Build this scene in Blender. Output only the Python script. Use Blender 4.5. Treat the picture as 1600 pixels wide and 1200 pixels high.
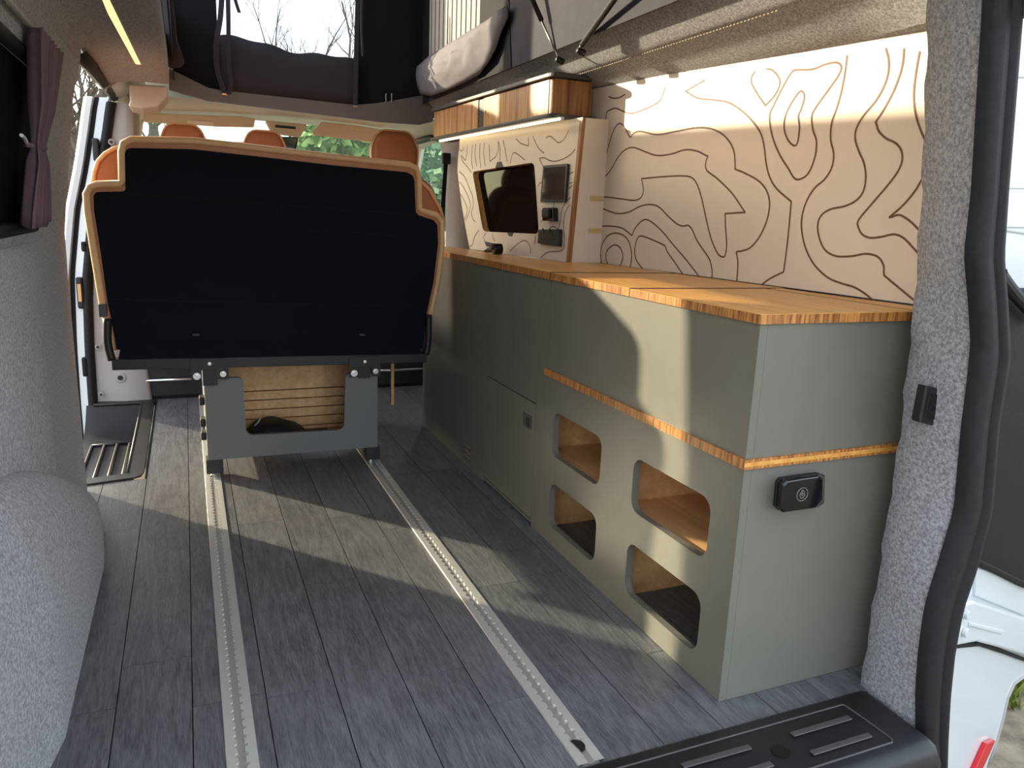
import bpy, bmesh, math, random
from mathutils import Vector, Matrix, noise
random.seed(7)
for o in list(bpy.data.objects): bpy.data.objects.remove(o, do_unlink=True)
scene = bpy.context.scene
COL = scene.collection
# ---------------------------------------------------------------- camera
# world: X to the kitchen side, Y towards the cab, Z up, floor at Z = 0 (metres)
F = 1183.4789697725205
CAM = Vector((-0.95761484, -1.08625066, 0.95851408))
RX = Vector((0.92085562, -0.38798576, 0.0386262))
RY = Vector((-0.0500185, -0.21579758, -0.97515617))
RZ = Vector((0.38668215, 0.89604601, -0.21812488))
cd = bpy.data.cameras.new('camera'); cam = bpy.data.objects.new('camera', cd); COL.objects.link(cam)
cd.sensor_width = 36.0; cd.sensor_fit = 'HORIZONTAL'; cd.lens = F / 1600 * 36; cd.clip_start = 0.02; cd.clip_end = 400
cam.matrix_world = Matrix(((RX.x, -RY.x, -RZ.x, CAM.x), (RX.y, -RY.y, -RZ.y, CAM.y), (RX.z, -RY.z, -RZ.z, CAM.z), (0, 0, 0, 1)))
scene.camera = cam
# ---------------------------------------------------------------- sky, sun, exposure
world = bpy.data.worlds.new('sky'); scene.world = world; world.use_nodes = True
wn = world.node_tree.nodes; wl = world.node_tree.links
for n in list(wn): wn.remove(n)
wo = wn.new('ShaderNodeOutputWorld'); wb = wn.new('ShaderNodeBackground'); wl.new(wb.outputs[0], wo.inputs[0])
tc = wn.new('ShaderNodeTexCoord'); nz = wn.new('ShaderNodeTexNoise'); nz.inputs['Scale'].default_value = 2.2; nz.inputs['Detail'].default_value = 6
wl.new(tc.outputs['Generated'], nz.inputs['Vector'])
cr = wn.new('ShaderNodeValToRGB'); cr.color_ramp.elements[0].position = .36; cr.color_ramp.elements[1].position = .56
cr.color_ramp.elements[0].color = (.30, .42, .60, 1); cr.color_ramp.elements[1].color = (.98, .99, 1.0, 1)
wl.new(nz.outputs['Fac'], cr.inputs[0])
sk = wn.new('ShaderNodeTexSky'); sk.sky_type = 'NISHITA'; sk.sun_disc = False; sk.sun_elevation = math.radians(15); sk.sun_rotation = math.radians(-41); sk.dust_density = 2.0
skm = wn.new('ShaderNodeVectorMath'); skm.operation = 'MULTIPLY_ADD'; skm.inputs[1].default_value = (.14, .14, .14)
wl.new(sk.outputs[0], skm.inputs[0]); wl.new(cr.outputs[0], skm.inputs[2]); wl.new(skm.outputs[0], wb.inputs[0]); wb.inputs[1].default_value = 1.25
SUN = Vector((1.0, -1.15, -0.41))
sd = bpy.data.lights.new('sun', 'SUN'); sd.energy = 5.7; sd.angle = math.radians(.9); sd.color = (1.0, .87, .60)
so = bpy.data.objects.new('sun', sd); COL.objects.link(so); so.rotation_euler = SUN.to_track_quat('-Z', 'Y').to_euler(); so.location = (-6, 8, 4)
vs = scene.view_settings; vs.view_transform = 'Standard'; vs.look = 'None'; vs.exposure = 0.68; vs.gamma = 1.0; vs.use_curve_mapping = False

# ---------------------------------------------------------------- helpers
def ray(x, y):
    return RX * ((x - 800) / F) + RY * ((y - 600) / F) + RZ
def at(x, y, ax, v):
    d = ray(x, y); i = 'XYZ'.index(ax); return CAM + d * ((v - CAM[i]) / d[i])
def atp(x, y, p, n):
    d = ray(x, y); n = Vector(n); return CAM + d * ((Vector(p) - CAM).dot(n) / d.dot(n))

def mat(name, col, rough=.5, metal=0.0, spec=.5, noise_amt=0.0, noise_scale=20, bump=0.0, bump_scale=200, coat=0.0, emit=None, trans=0.0, col2=None, stretch=None):
    m = bpy.data.materials.new(name); m.use_nodes = True
    nt = m.node_tree; b = nt.nodes['Principled BSDF']
    b.inputs['Base Color'].default_value = (*col, 1); b.inputs['Roughness'].default_value = rough; b.inputs['Metallic'].default_value = metal
    b.inputs['Specular IOR Level'].default_value = spec; b.inputs['Coat Weight'].default_value = coat
    if trans: b.inputs['Transmission Weight'].default_value = trans
    if emit: b.inputs['Emission Color'].default_value = (*emit[0], 1); b.inputs['Emission Strength'].default_value = emit[1]
    if noise_amt or bump or col2:
        t = nt.nodes.new('ShaderNodeTexCoord'); mp = nt.nodes.new('ShaderNodeMapping'); nt.links.new(t.outputs['Object'], mp.inputs[0])
        if stretch: mp.inputs['Scale'].default_value = stretch
    if noise_amt or col2:
        n = nt.nodes.new('ShaderNodeTexNoise'); n.inputs['Scale'].default_value = noise_scale; n.inputs['Detail'].default_value = 5; n.inputs['Roughness'].default_value = .65
        nt.links.new(mp.outputs[0], n.inputs['Vector'])
        r = nt.nodes.new('ShaderNodeValToRGB'); r.color_ramp.elements[0].position = .32; r.color_ramp.elements[1].position = .68
        c2 = col2 or tuple(c * (1 + noise_amt) for c in col); c1 = col if col2 else tuple(c * (1 - noise_amt) for c in col)
        r.color_ramp.elements[0].color = (*c1, 1); r.color_ramp.elements[1].color = (*c2, 1)
        nt.links.new(n.outputs['Fac'], r.inputs[0]); nt.links.new(r.outputs[0], b.inputs['Base Color'])
    if bump:
        n2 = nt.nodes.new('ShaderNodeTexNoise'); n2.inputs['Scale'].default_value = bump_scale; n2.inputs['Detail'].default_value = 4
        nt.links.new(mp.outputs[0], n2.inputs['Vector'])
        bp = nt.nodes.new('ShaderNodeBump'); bp.inputs['Strength'].default_value = bump; bp.inputs['Distance'].default_value = .004
        nt.links.new(n2.outputs['Fac'], bp.inputs['Height']); nt.links.new(bp.outputs[0], b.inputs['Normal'])
    return m

def wood(name, c1, c2, axis, scale=1.0, rough=.45, seed=0.0, contrast=(.3, .7), edge=False):
    """streaked wood; axis = grain direction"""
    m = bpy.data.materials.new(name); m.use_nodes = True; nt = m.node_tree; b = nt.nodes['Principled BSDF']; b.inputs['Roughness'].default_value = rough
    t = nt.nodes.new('ShaderNodeTexCoord'); mp = nt.nodes.new('ShaderNodeMapping'); nt.links.new(t.outputs['Object'], mp.inputs[0])
    s = [70 * scale] * 3; s['XYZ'.index(axis)] = 3.0 * scale; mp.inputs['Scale'].default_value = s; mp.inputs['Location'].default_value = (seed, seed * 1.7, seed * .3)
    n = nt.nodes.new('ShaderNodeTexNoise'); n.inputs['Scale'].default_value = 1.0; n.inputs['Detail'].default_value = 5; n.inputs['Distortion'].default_value = .4
    nt.links.new(mp.outputs[0], n.inputs['Vector'])
    r = nt.nodes.new('ShaderNodeValToRGB'); r.color_ramp.elements[0].position = contrast[0]; r.color_ramp.elements[1].position = contrast[1]
    r.color_ramp.elements[0].color = (*c1, 1); r.color_ramp.elements[1].color = (*c2, 1)
    nt.links.new(n.outputs['Fac'], r.inputs[0]); nt.links.new(r.outputs[0], b.inputs['Base Color'])
    return m

def srgb(r, g, b):
    f = lambda c: ((c / 255 + .055) / 1.055) ** 2.4 if c > 10 else c / 255 / 12.92
    return (f(r), f(g), f(b))

# carpet: marled felt
def carpet(name, c1, c2):
    m = mat(name, c1, rough=.95, spec=.1, col2=c2, noise_scale=150, bump=.5, bump_scale=450)
    nt = m.node_tree; b = nt.nodes['Principled BSDF']; b.inputs['Sheen Weight'].default_value = .2; b.inputs['Sheen Roughness'].default_value = .6
    n = [q for q in nt.nodes if q.type == 'TEX_NOISE'][0]; n.inputs['Detail'].default_value = 7; n.inputs['Roughness'].default_value = .75
    r = [q for q in nt.nodes if q.type == 'VALTORGB'][0]; r.color_ramp.elements[0].position = .40; r.color_ramp.elements[1].position = .62
    return m

def floor_mat():
    m = bpy.data.materials.new('grey_oak_vinyl'); m.use_nodes = True; nt = m.node_tree; L = nt.links; N = nt.nodes; b = N['Principled BSDF']
    t = N.new('ShaderNodeTexCoord'); oi = N.new('ShaderNodeObjectInfo')
    off = N.new('ShaderNodeVectorMath'); off.operation = 'MULTIPLY_ADD'
    comb = N.new('ShaderNodeCombineXYZ')
    mul = N.new('ShaderNodeMath'); mul.operation = 'MULTIPLY'; mul.inputs[1].default_value = 37.0
    L.new(oi.outputs['Random'], mul.inputs[0])
    for i in range(3): L.new(mul.outputs[0], comb.inputs[i])
    add = N.new('ShaderNodeVectorMath'); add.operation = 'ADD'; L.new(t.outputs['Object'], add.inputs[0]); L.new(comb.outputs[0], add.inputs[1])
    mp = N.new('ShaderNodeMapping'); mp.inputs['Scale'].default_value = (20, 1.9, 20); L.new(add.outputs[0], mp.inputs[0])
    # cathedral rings
    n0 = N.new('ShaderNodeTexNoise'); n0.inputs['Scale'].default_value = .55; n0.inputs['Detail'].default_value = 2; L.new(mp.outputs[0], n0.inputs['Vector'])
    ms = N.new('ShaderNodeMath'); ms.operation = 'MULTIPLY'; ms.inputs[1].default_value = 75.0; L.new(n0.outputs['Fac'], ms.inputs[0])
    sn = N.new('ShaderNodeMath'); sn.operation = 'SINE'; L.new(ms.outputs[0], sn.inputs[0])
    # fine fibre
    mp2 = N.new('ShaderNodeMapping'); mp2.inputs['Scale'].default_value = (420, 30, 50); L.new(add.outputs[0], mp2.inputs[0])
    n1 = N.new('ShaderNodeTexNoise'); n1.inputs['Scale'].default_value = 1; n1.inputs['Detail'].default_value = 6; n1.inputs['Roughness'].default_value = .7; L.new(mp2.outputs[0], n1.inputs['Vector'])
    n2 = N.new('ShaderNodeTexNoise'); n2.inputs['Scale'].default_value = 9; n2.inputs['Detail'].default_value = 3; L.new(add.outputs[0], n2.inputs['Vector'])
    s1 = N.new('ShaderNodeMath'); s1.operation = 'MULTIPLY_ADD'; s1.inputs[1].default_value = .055; L.new(sn.outputs[0], s1.inputs[0]); L.new(n1.outputs['Fac'], s1.inputs[2])
    s2 = N.new('ShaderNodeMath'); s2.operation = 'MULTIPLY_ADD'; s2.inputs[1].default_value = .22; L.new(n2.outputs['Fac'], s2.inputs[0]); L.new(s1.outputs[0], s2.inputs[2])
    s3 = N.new('ShaderNodeMath'); s3.operation = 'MULTIPLY_ADD'; s3.inputs[1].default_value = .10; L.new(oi.outputs['Random'], s3.inputs[0]); L.new(s2.outputs[0], s3.inputs[2])
    r = N.new('ShaderNodeValToRGB'); r.color_ramp.elements[0].position = .38; r.color_ramp.elements[1].position = .92
    r.color_ramp.elements[0].color = (.040, .042, .048, 1); r.color_ramp.elements[1].color = (.215, .218, .228, 1)
    L.new(s3.outputs[0], r.inputs[0]); L.new(r.outputs[0], b.inputs['Base Color'])
    b.inputs['Roughness'].default_value = .38
    bp = N.new('ShaderNodeBump'); bp.inputs['Strength'].default_value = .35; bp.inputs['Distance'].default_value = .002
    L.new(s1.outputs[0], bp.inputs['Height']); L.new(bp.outputs[0], b.inputs['Normal'])
    return m

def topo_edge(name):
    """bamboo ply edge: vertical strips of end grain"""
    m = bpy.data.materials.new(name); m.use_nodes = True; nt = m.node_tree; b = nt.nodes['Principled BSDF']; b.inputs['Roughness'].default_value = .4
    t = nt.nodes.new('ShaderNodeTexCoord'); mp = nt.nodes.new('ShaderNodeMapping'); nt.links.new(t.outputs['Object'], mp.inputs[0]); mp.inputs['Scale'].default_value = (150, 150, 14)
    n = nt.nodes.new('ShaderNodeTexNoise'); n.inputs['Scale'].default_value = 1; n.inputs['Detail'].default_value = 2; nt.links.new(mp.outputs[0], n.inputs['Vector'])
    r = nt.nodes.new('ShaderNodeValToRGB'); e = r.color_ramp.elements; e[0].position = .35; e[1].position = .62
    e[0].color = (*srgb(128, 76, 34), 1); e[1].color = (*srgb(206, 142, 76), 1)
    nt.links.new(n.outputs['Fac'], r.inputs[0]); nt.links.new(r.outputs[0], b.inputs['Base Color'])
    return m

M = {}
M['floor'] = floor_mat()
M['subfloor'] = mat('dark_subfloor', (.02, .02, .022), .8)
M['carpet'] = carpet('light_grey_carpet', srgb(118, 118, 122), srgb(182, 182, 185))
M['cab_grey'] = mat('sage_grey_laminate', srgb(114, 113, 103), .42, noise_amt=.05, noise_scale=6, bump=.05, bump_scale=600)
M['bed_grey'] = mat('slate_grey_laminate', srgb(116, 115, 113), .5)
M['bamboo'] = wood('bamboo_board', srgb(204, 138, 58), srgb(234, 176, 92), 'Y', .8, .33)
M['bamboo_edge'] = topo_edge('bamboo_edge_grain')
M['birch'] = wood('birch_plywood', srgb(214, 156, 100), srgb(236, 190, 134), 'Y', .5, .5)
M['board'] = mat('cream_laminate', srgb(226, 209, 190), .38, noise_amt=.02, noise_scale=4)
M['groove'] = mat('brown_groove', srgb(112, 72, 50), .6, noise_amt=.25, noise_scale=90)
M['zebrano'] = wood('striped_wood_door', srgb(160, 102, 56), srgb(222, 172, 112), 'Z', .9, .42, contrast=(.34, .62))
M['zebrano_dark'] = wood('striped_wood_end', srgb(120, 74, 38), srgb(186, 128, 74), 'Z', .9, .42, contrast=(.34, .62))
M['grey_trim'] = mat('dark_grey_edge', srgb(74, 72, 72), .45)
M['black'] = mat('black_plastic', (.012, .012, .014), .42, bump=.15, bump_scale=900)
M['black_gloss'] = mat('gloss_black', (.006, .006, .007), .08)
M['black_metal'] = mat('black_steel', (.012, .012, .014), .45)
M['rubber'] = mat('black_rubber', (.016, .016, .018), .62, spec=.22, noise_amt=.2, noise_scale=60)
M['fabric_dark'] = mat('navy_black_fabric', (.0065, .0075, .014), .85, spec=.15, bump=.2, bump_scale=700)
M['tan'] = mat('tan_leather', srgb(176, 110, 66), .42, noise_amt=.08, noise_scale=30, bump=.15, bump_scale=350)
M['tan_light'] = mat('pale_tan_leather', srgb(226, 180, 130), .45, noise_amt=.06, noise_scale=30)
M['alu'] = mat('brushed_aluminium', (.74, .73, .69), .38, metal=.55)
M['alu_dark'] = mat('aluminium_channel', (.50, .49, .46), .45, metal=.6)
M['steel'] = mat('zinc_bolt', (.7, .7, .7), .25, metal=1.0)
M['canvas'] = mat('dark_tent_canvas', (.0105, .011, .016), .8, spec=.2, bump=.2, bump_scale=250)
M['canvas_grey'] = mat('grey_tent_canvas', srgb(128, 124, 128), .8, spec=.2, noise_amt=.08, noise_scale=12, bump=.3, bump_scale=40)
M['canvas_mid'] = mat('charcoal_tent_canvas', srgb(62, 61, 70), .8, spec=.2, noise_amt=.08, noise_scale=12, bump=.25, bump_scale=40)
M['mesh_pale'] = mat('pale_ribbed_mesh', srgb(180, 174, 168), .8, noise_amt=.1, noise_scale=1.0, stretch=(1, 120, 1))
M['frame_grey'] = mat('grey_roof_frame', srgb(120, 116, 116), .4, metal=.2)
M['cream_trim'] = mat('cream_headlining', srgb(212, 206, 192), .8, noise_amt=.03, noise_scale=40)
M['grey_plastic'] = mat('grey_pillar_plastic', srgb(168, 164, 162), .55)
M['white_paint'] = mat('white_car_paint', srgb(212, 220, 224), .16, coat=.5)
M['glass_dark'] = mat('dark_tinted_glass', (.004, .004, .005), .04, spec=.05)
M['mauve'] = mat('mauve_curtain', srgb(116, 96, 104), .9, spec=.1, noise_amt=.08, noise_scale=30, bump=.2, bump_scale=500)
M['panel_black'] = mat('black_door_trim', (.010, .010, .013), .6, spec=.15, bump=.3, bump_scale=500)
M['privacy'] = mat('privacy_film', (.004, .004, .006), .7, spec=.08)
M['thread'] = mat('grey_thread', srgb(150, 140, 124), .8)
M['led'] = mat('led_diffuser', (1, .9, .6), .4, emit=((1.0, .74, .26), 1.0))
M['led_white'] = mat('led_diffuser_white', (1, .95, .85), .4, emit=((1.0, .84, .52), 2.4))
M['white_plastic'] = mat('white_plastic', (.8, .8, .8), .4)
M['screen'] = mat('blank_screen', (.02, .024, .028), .06)
M['tape'] = mat('masking_tape', srgb(212, 178, 128), .6)
M['red'] = mat('red_lens', srgb(200, 20, 30), .2)
M['grass'] = mat('grass_blades', srgb(86, 104, 40), .8, col2=srgb(140, 150, 70), noise_scale=6)
M['soil'] = mat('brown_soil', srgb(88, 76, 62), .95, col2=srgb(150, 138, 118), noise_scale=9, bump=.8, bump_scale=30)
M['bark'] = mat('grey_bark', srgb(96, 86, 74), .9, noise_amt=.3, noise_scale=14, bump=.6, bump_scale=30)
M['leaf'] = mat('green_leaf', srgb(84, 112, 52), .6, col2=srgb(160, 180, 96), noise_scale=2.5)
M['leaf_dark'] = mat('dark_green_leaf', srgb(70, 98, 66), .6, col2=srgb(120, 148, 104), noise_scale=2.5)
M['roof_tile'] = mat('red_roof_tile', srgb(176, 98, 70), .8, noise_amt=.15, noise_scale=8)
M['brick'] = mat('pale_render_wall', srgb(200, 180, 160), .8, noise_amt=.08, noise_scale=8)
M['car_blue'] = mat('silver_car_paint', srgb(170, 186, 192), .2, coat=.4)
M['car_yellow'] = mat('yellow_paint', srgb(206, 168, 60), .3, coat=.4)
M['bag'] = mat('black_nylon', (.01, .01, .014), .6, bump=.5, bump_scale=60)
def clear_glass(name, tint, amt=.08):
    m = bpy.data.materials.new(name); m.use_nodes = True; nt = m.node_tree
    for n in list(nt.nodes): nt.nodes.remove(n)
    o = nt.nodes.new('ShaderNodeOutputMaterial'); mx = nt.nodes.new('ShaderNodeMixShader'); t = nt.nodes.new('ShaderNodeBsdfTransparent'); g = nt.nodes.new('ShaderNodeBsdfGlossy')
    t.inputs[0].default_value = (*tint, 1); g.inputs['Roughness'].default_value = .02; mx.inputs[0].default_value = amt
    nt.links.new(t.outputs[0], mx.inputs[1]); nt.links.new(g.outputs[0], mx.inputs[2]); nt.links.new(mx.outputs[0], o.inputs[0]); return m
M['glass'] = clear_glass('clear_window_glass', (.86, .95, .90))
M['vinyl_clear'] = clear_glass('clear_vinyl', (.97, .97, .97), .05)

class MB:
    def __init__(s): s.v = []; s.f = []
    def add(s, vs, fs):
        n = len(s.v); s.v += [Vector(v) for v in vs]; s.f += [tuple(i + n for i in f) for f in fs]; return s
    def box(s, x0, x1, y0, y1, z0, z1):
        return s.add([(x0, y0, z0), (x1, y0, z0), (x1, y1, z0), (x0, y1, z0), (x0, y0, z1), (x1, y0, z1), (x1, y1, z1), (x0, y1, z1)],
                     [(3, 2, 1, 0), (4, 5, 6, 7), (0, 1, 5, 4), (1, 2, 6, 5), (2, 3, 7, 6), (3, 0, 4, 7)])
    def slab(s, quad, d):
        """quad of four points extruded by vector d"""
        q = [Vector(p) for p in quad]; d = Vector(d); n = len(q)
        return s.add(q + [p + d for p in q], [tuple(range(n))[::-1], tuple(range(n, 2 * n))] + [(i, (i + 1) % n, n + (i + 1) % n, n + i) for i in range(n)])
    def tube(s, path, r, n=8, cap=True):
        path = [Vector(p) for p in path]; k = len(path); rs = r if isinstance(r, (list, tuple)) else [r] * k
        rings = []; up = None
        for i in range(k):
            t = (path[min(i + 1, k - 1)] - path[max(i - 1, 0)]).normalized()
            if up is None: up = Vector((0, 0, 1)) if abs(t.z) < .9 else Vector((1, 0, 0))
            a = t.cross(up); a = a.normalized() if a.length > 1e-6 else Vector((1, 0, 0)); b = a.cross(t).normalized(); up = b
            rings.append([path[i] + (a * math.cos(2 * math.pi * j / n) + b * math.sin(2 * math.pi * j / n)) * rs[i] for j in range(n)])
        return s.loft(rings, True, cap)
    def loft(s, rings, closed=True, cap=False):
        n = len(rings[0]); b = len(s.v); m = n if closed else n - 1
        for r in rings: s.v += [Vector(p) for p in r]
        for i in range(len(rings) - 1):
            for j in range(m):
                s.f.append((b + i * n + j, b + i * n + (j + 1) % n, b + (i + 1) * n + (j + 1) % n, b + (i + 1) * n + j))
        if cap and closed:
            s.f.append(tuple(b + j for j in range(n))[::-1]); s.f.append(tuple(b + (len(rings) - 1) * n + j for j in range(n)))
        return s
    def cyl(s, c, axis, r, h, n=20):
        c = Vector(c); a = Vector(axis).normalized(); return s.tube([c, c + a * h], r, n)
    def build(s, name, m, parent=None, bev=0.0, seg=2, smooth=False, solid=0.0, sub=0, origin=None):
        me = bpy.data.meshes.new(name)
        if origin is None:
            lo = Vector([min(v[i] for v in s.v) for i in range(3)]); hi = Vector([max(v[i] for v in s.v) for i in range(3)])
            origin = Vector(((lo.x + hi.x) / 2, (lo.y + hi.y) / 2, lo.z))
        origin = Vector(origin)
        me.from_pydata([v - origin for v in s.v], [], s.f)
        bm = bmesh.new(); bm.from_mesh(me); bmesh.ops.recalc_face_normals(bm, faces=bm.faces); bm.to_mesh(me); bm.free()
        me.materials.append(M[m] if isinstance(m, str) else m)
        if smooth:
            for p in me.polygons: p.use_smooth = True
        o = bpy.data.objects.new(name, me); COL.objects.link(o)
        o.location = origin - (wloc(parent) if parent else Vector()); o.parent = parent
        if solid: q = o.modifiers.new('solid', 'SOLIDIFY'); q.thickness = solid; q.offset = 0
        if bev: q = o.modifiers.new('bevel', 'BEVEL'); q.width = bev; q.segments = seg; q.limit_method = 'ANGLE'; q.angle_limit = math.radians(40)
        if sub: q = o.modifiers.new('sub', 'SUBSURF'); q.levels = sub; q.render_levels = sub
        return o
def wloc(o):
    p = Vector(o.location)
    while o.parent: o = o.parent; p += o.location
    return p
def tag(o, label, cat, group=None):
    o['label'] = label; o['category'] = cat
    if group: o['group'] = group
    return o
def thing(name, label, cat, loc, group=None):
    o = bpy.data.objects.new(name, None); COL.objects.link(o); o.location = loc; o.empty_display_size = .05
    return tag(o, label, cat, group)
def struct(o): o['kind'] = 'structure'; return o
def sgroup(name, loc=(0, 0, 0)):
    o = bpy.data.objects.new(name, None); COL.objects.link(o); o.location = loc; return struct(o)
def box(name, x0, x1, y0, y1, z0, z1, m, parent=None, bev=.0, seg=2): return MB().box(x0, x1, y0, y1, z0, z1).build(name, m, parent, bev, seg)
def rrect(w0, w1, h0, h1, r, n=6):
    """rounded rectangle outline, counter clockwise"""
    pts = []
    for cx, cy, a in ((w1 - r, h0 + r, -90), (w1 - r, h1 - r, 0), (w0 + r, h1 - r, 90), (w0 + r, h0 + r, 180)):
        for i in range(n + 1):
            t = math.radians(a + 90 * i / n); pts.append((cx + r * math.cos(t), cy + r * math.sin(t)))
    return pts
def rpoly(pts, r, n=5):
    """round the corners of a 2-D polygon"""
    out = []; k = len(pts)
    for i in range(k):
        p = Vector(pts[i]); a = Vector(pts[i - 1]) - p; b = Vector(pts[(i + 1) % k]) - p
        rr = r[i] if isinstance(r, (list, tuple)) else r
        d = min(rr, a.length * .45, b.length * .45)
        if d < 1e-5: out.append(tuple(p)); continue
        s = p + a.normalized() * d; e = p + b.normalized() * d
        for j in range(n + 1):
            t = j / n; out.append(tuple(s * (1 - t) ** 2 + p * 2 * t * (1 - t) + e * t * t))
    return out
def plate(name, outer, holes, o3, U, V, N, th, m, parent=None, bev=0.0, smooth=False):
    """flat panel with holes; outline in (u, v); front face at o3, thickness th along N"""
    o3, U, V, N = Vector(o3), Vector(U), Vector(V), Vector(N)
    bm = bmesh.new(); loops = []
    for lp in [outer] + list(holes):
        vs = [bm.verts.new(o3 + U * a + V * b) for a, b in lp]
        loops.append(vs)
        for i in range(len(vs)): bm.edges.new((vs[i], vs[(i + 1) % len(vs)]))
    bmesh.ops.triangle_fill(bm, use_beauty=True, use_dissolve=False, edges=bm.edges[:], normal=N)
    mb = MB(); idx = {v: i for i, v in enumerate(bm.verts)}; k = len(idx)
    vv = [v.co.copy() for v in bm.verts]; ff = [tuple(idx[v] for v in f.verts) for f in bm.faces]
    mb.add(vv + [c + N * th for c in vv], ff + [tuple(i + k for i in f[::-1]) for f in ff] +
           [(idx[l[i]], idx[l[(i + 1) % len(l)]], idx[l[(i + 1) % len(l)]] + k, idx[l[i]] + k) for l in loops for i in range(len(l))])
    bm.free()
    return mb.build(name, m, parent, bev, 1, smooth)
def smooth_line(pts, per=6, closed=False):
    pts = [Vector(p) for p in pts]; n = len(pts); out = []
    rng = range(n if closed else n - 1)
    for i in rng:
        p0 = pts[(i - 1) % n] if closed or i > 0 else pts[0]; p1 = pts[i]; p2 = pts[(i + 1) % n]; p3 = pts[(i + 2) % n] if closed or i + 2 < n else pts[-1]
        for j in range(per):
            t = j / per
            out.append(.5 * ((2 * p1) + (p2 - p0) * t + (2 * p0 - 5 * p1 + 4 * p2 - p3) * t * t + (3 * p1 - p0 - 3 * p2 + p3) * t ** 3))
    if not closed: out.append(pts[-1])
    return out
def ribbon(name, pts, nrm, w, m, parent, lift=.0006, closed=False):
    """narrow strip of width w along a path lying on a plane of normal nrm"""
    nrm = Vector(nrm).normalized(); k = len(pts); L = []; R = []
    for i in range(k):
        a = pts[(i - 1) % k] if closed or i > 0 else pts[i]; b = pts[(i + 1) % k] if closed or i < k - 1 else pts[i]
        t = (b - a); t = t.normalized() if t.length > 1e-9 else Vector((0, 0, 1)); s = t.cross(nrm).normalized() * w / 2
        L.append(pts[i] + s + nrm * lift); R.append(pts[i] - s + nrm * lift)
    mb = MB(); mb.v = L + R
    for i in range(k if closed else k - 1): j = (i + 1) % k; mb.f.append((i, j, k + j, k + i))
    return mb.build(name, m, parent)
def interp(tab, x):
    if x <= tab[0][0]: return tab[0][1]
    for (a, b), (c, d) in zip(tab, tab[1:]):
        if x <= c: return b + (d - b) * (x - a) / (c - a)
    return tab[-1][1]
# ================================================================ STRUCTURE
# ---- floor: dark base with single vinyl planks
fl = MB(); fl.box(-1.135, .50, -.078, 3.25, -.03, -.0045); fl.box(-1.36, -1.135, -.078, 1.735, -.03, -.0045); fl.box(-1.36, -1.135, 2.93, 3.25, -.03, -.0045)
floor = struct(fl.build('floor', 'subfloor'))
random.seed(3)
PW = .1355
for k in range(-6, 9):
    x0 = -.585 + PW * k; x1 = x0 + PW
    xa, xb = max(x0, -1.355), min(x1, .50)
    if xb - xa < .01: continue
    y = -.078 - random.random() * .8
    if k == 0: y = .29 - .9
    if k == 4: y = .20 - .9
    while y < 3.2:
        ya, yb = max(y, -.078), min(y + .9, 3.2)
        segs = [(ya, yb)]
        if xa < -1.14:                                   # planks end at the step well
            segs = [(ya, min(yb, 1.735)), (max(ya, 2.93), yb)]
        for a, b in segs:
            if b - a > .02:
                g = .0011
                box('plank', max(xa, xa) + g, xb - g, a + g, b - g, -.0045, 0, 'floor', floor)
        y += .9
# ---- ground outside
g = MB(); g.box(-60, 60, -30, 120, -.75, -.6); struct(g.build('ground', 'soil'))
# ---- left wall: carpeted, leaning inwards above the window line, with a window hole
XL = [(0, -1.305), (.85, -1.305), (1.05, -1.278), (1.25, -1.250), (1.36, -1.225)]
ys = [-.30, -.1, .2, .5, .8, 1.0, 1.14, 1.3, 1.5, 1.62, 1.66]; zs = [-.03, .2, .45, .70, .85, .885, 1.05, 1.25, 1.31, 1.36]
wl_ = MB(); idx = {}
for i, y in enumerate(ys):
    for j, z in enumerate(zs): idx[i, j] = len(wl_.v); wl_.v.append(Vector((interp(XL, z), y, z)))
for i in range(len(ys) - 1):
    for j in range(len(zs) - 1):
        if ys[i] >= -.1 and ys[i + 1] <= 1.14 and zs[j] >= .885 and zs[j + 1] <= 1.25: continue
        wl_.f.append((idx[i, j], idx[i + 1, j], idx[i + 1, j + 1], idx[i, j + 1]))
# rolled pillar edge at the door opening
wall_left = struct(wl_.build('wall_left', 'carpet', solid=.0))
edge = MB(); rows = []
for z in [-.03 + i * 1.48 / 42 for i in range(43)]:
    x = interp(XL, z); bump = .006 * math.sin(z * 9) + .004 * math.sin(z * 23 + 1) + .045 * max(0, min(1, (z - 1.32) / .06))  # last term thickens the top, added to block sun from the rear post
    rows.append([(x, 1.60, z), (x + .004, 1.63 + bump, z), (x - .004, 1.665 + bump, z), (x - .03, 1.685 + bump, z), (x - .07, 1.685 + bump, z), (x - .09, 1.66, z), (x - .09, 1.50, z)])
edge.loft(rows, closed=False).build('pillar_roll', 'carpet', wall_left, smooth=True)
box('outer_skin', -1.45, -1.40, -.3, 1.60, -.4, .86, 'white_paint', wall_left)
# proud panel under the window with a rolled vertical edge
pm = MB(); rows = []
for z in [0, .3, .6, .80, .835, .85]:
    t = 0 if z < .8 else (.004 if z < .84 else .016)
    rows.append([(-1.302, -.3, z), (-1.284 - t, -.3, z), (-1.284 - t, 1.00 - t, z), (-1.288 - t, 1.035 - t, z), (-1.302, 1.05, z)])
pm.loft(rows, closed=False).build('lower_panel', 'carpet', wall_left, smooth=True)
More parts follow.
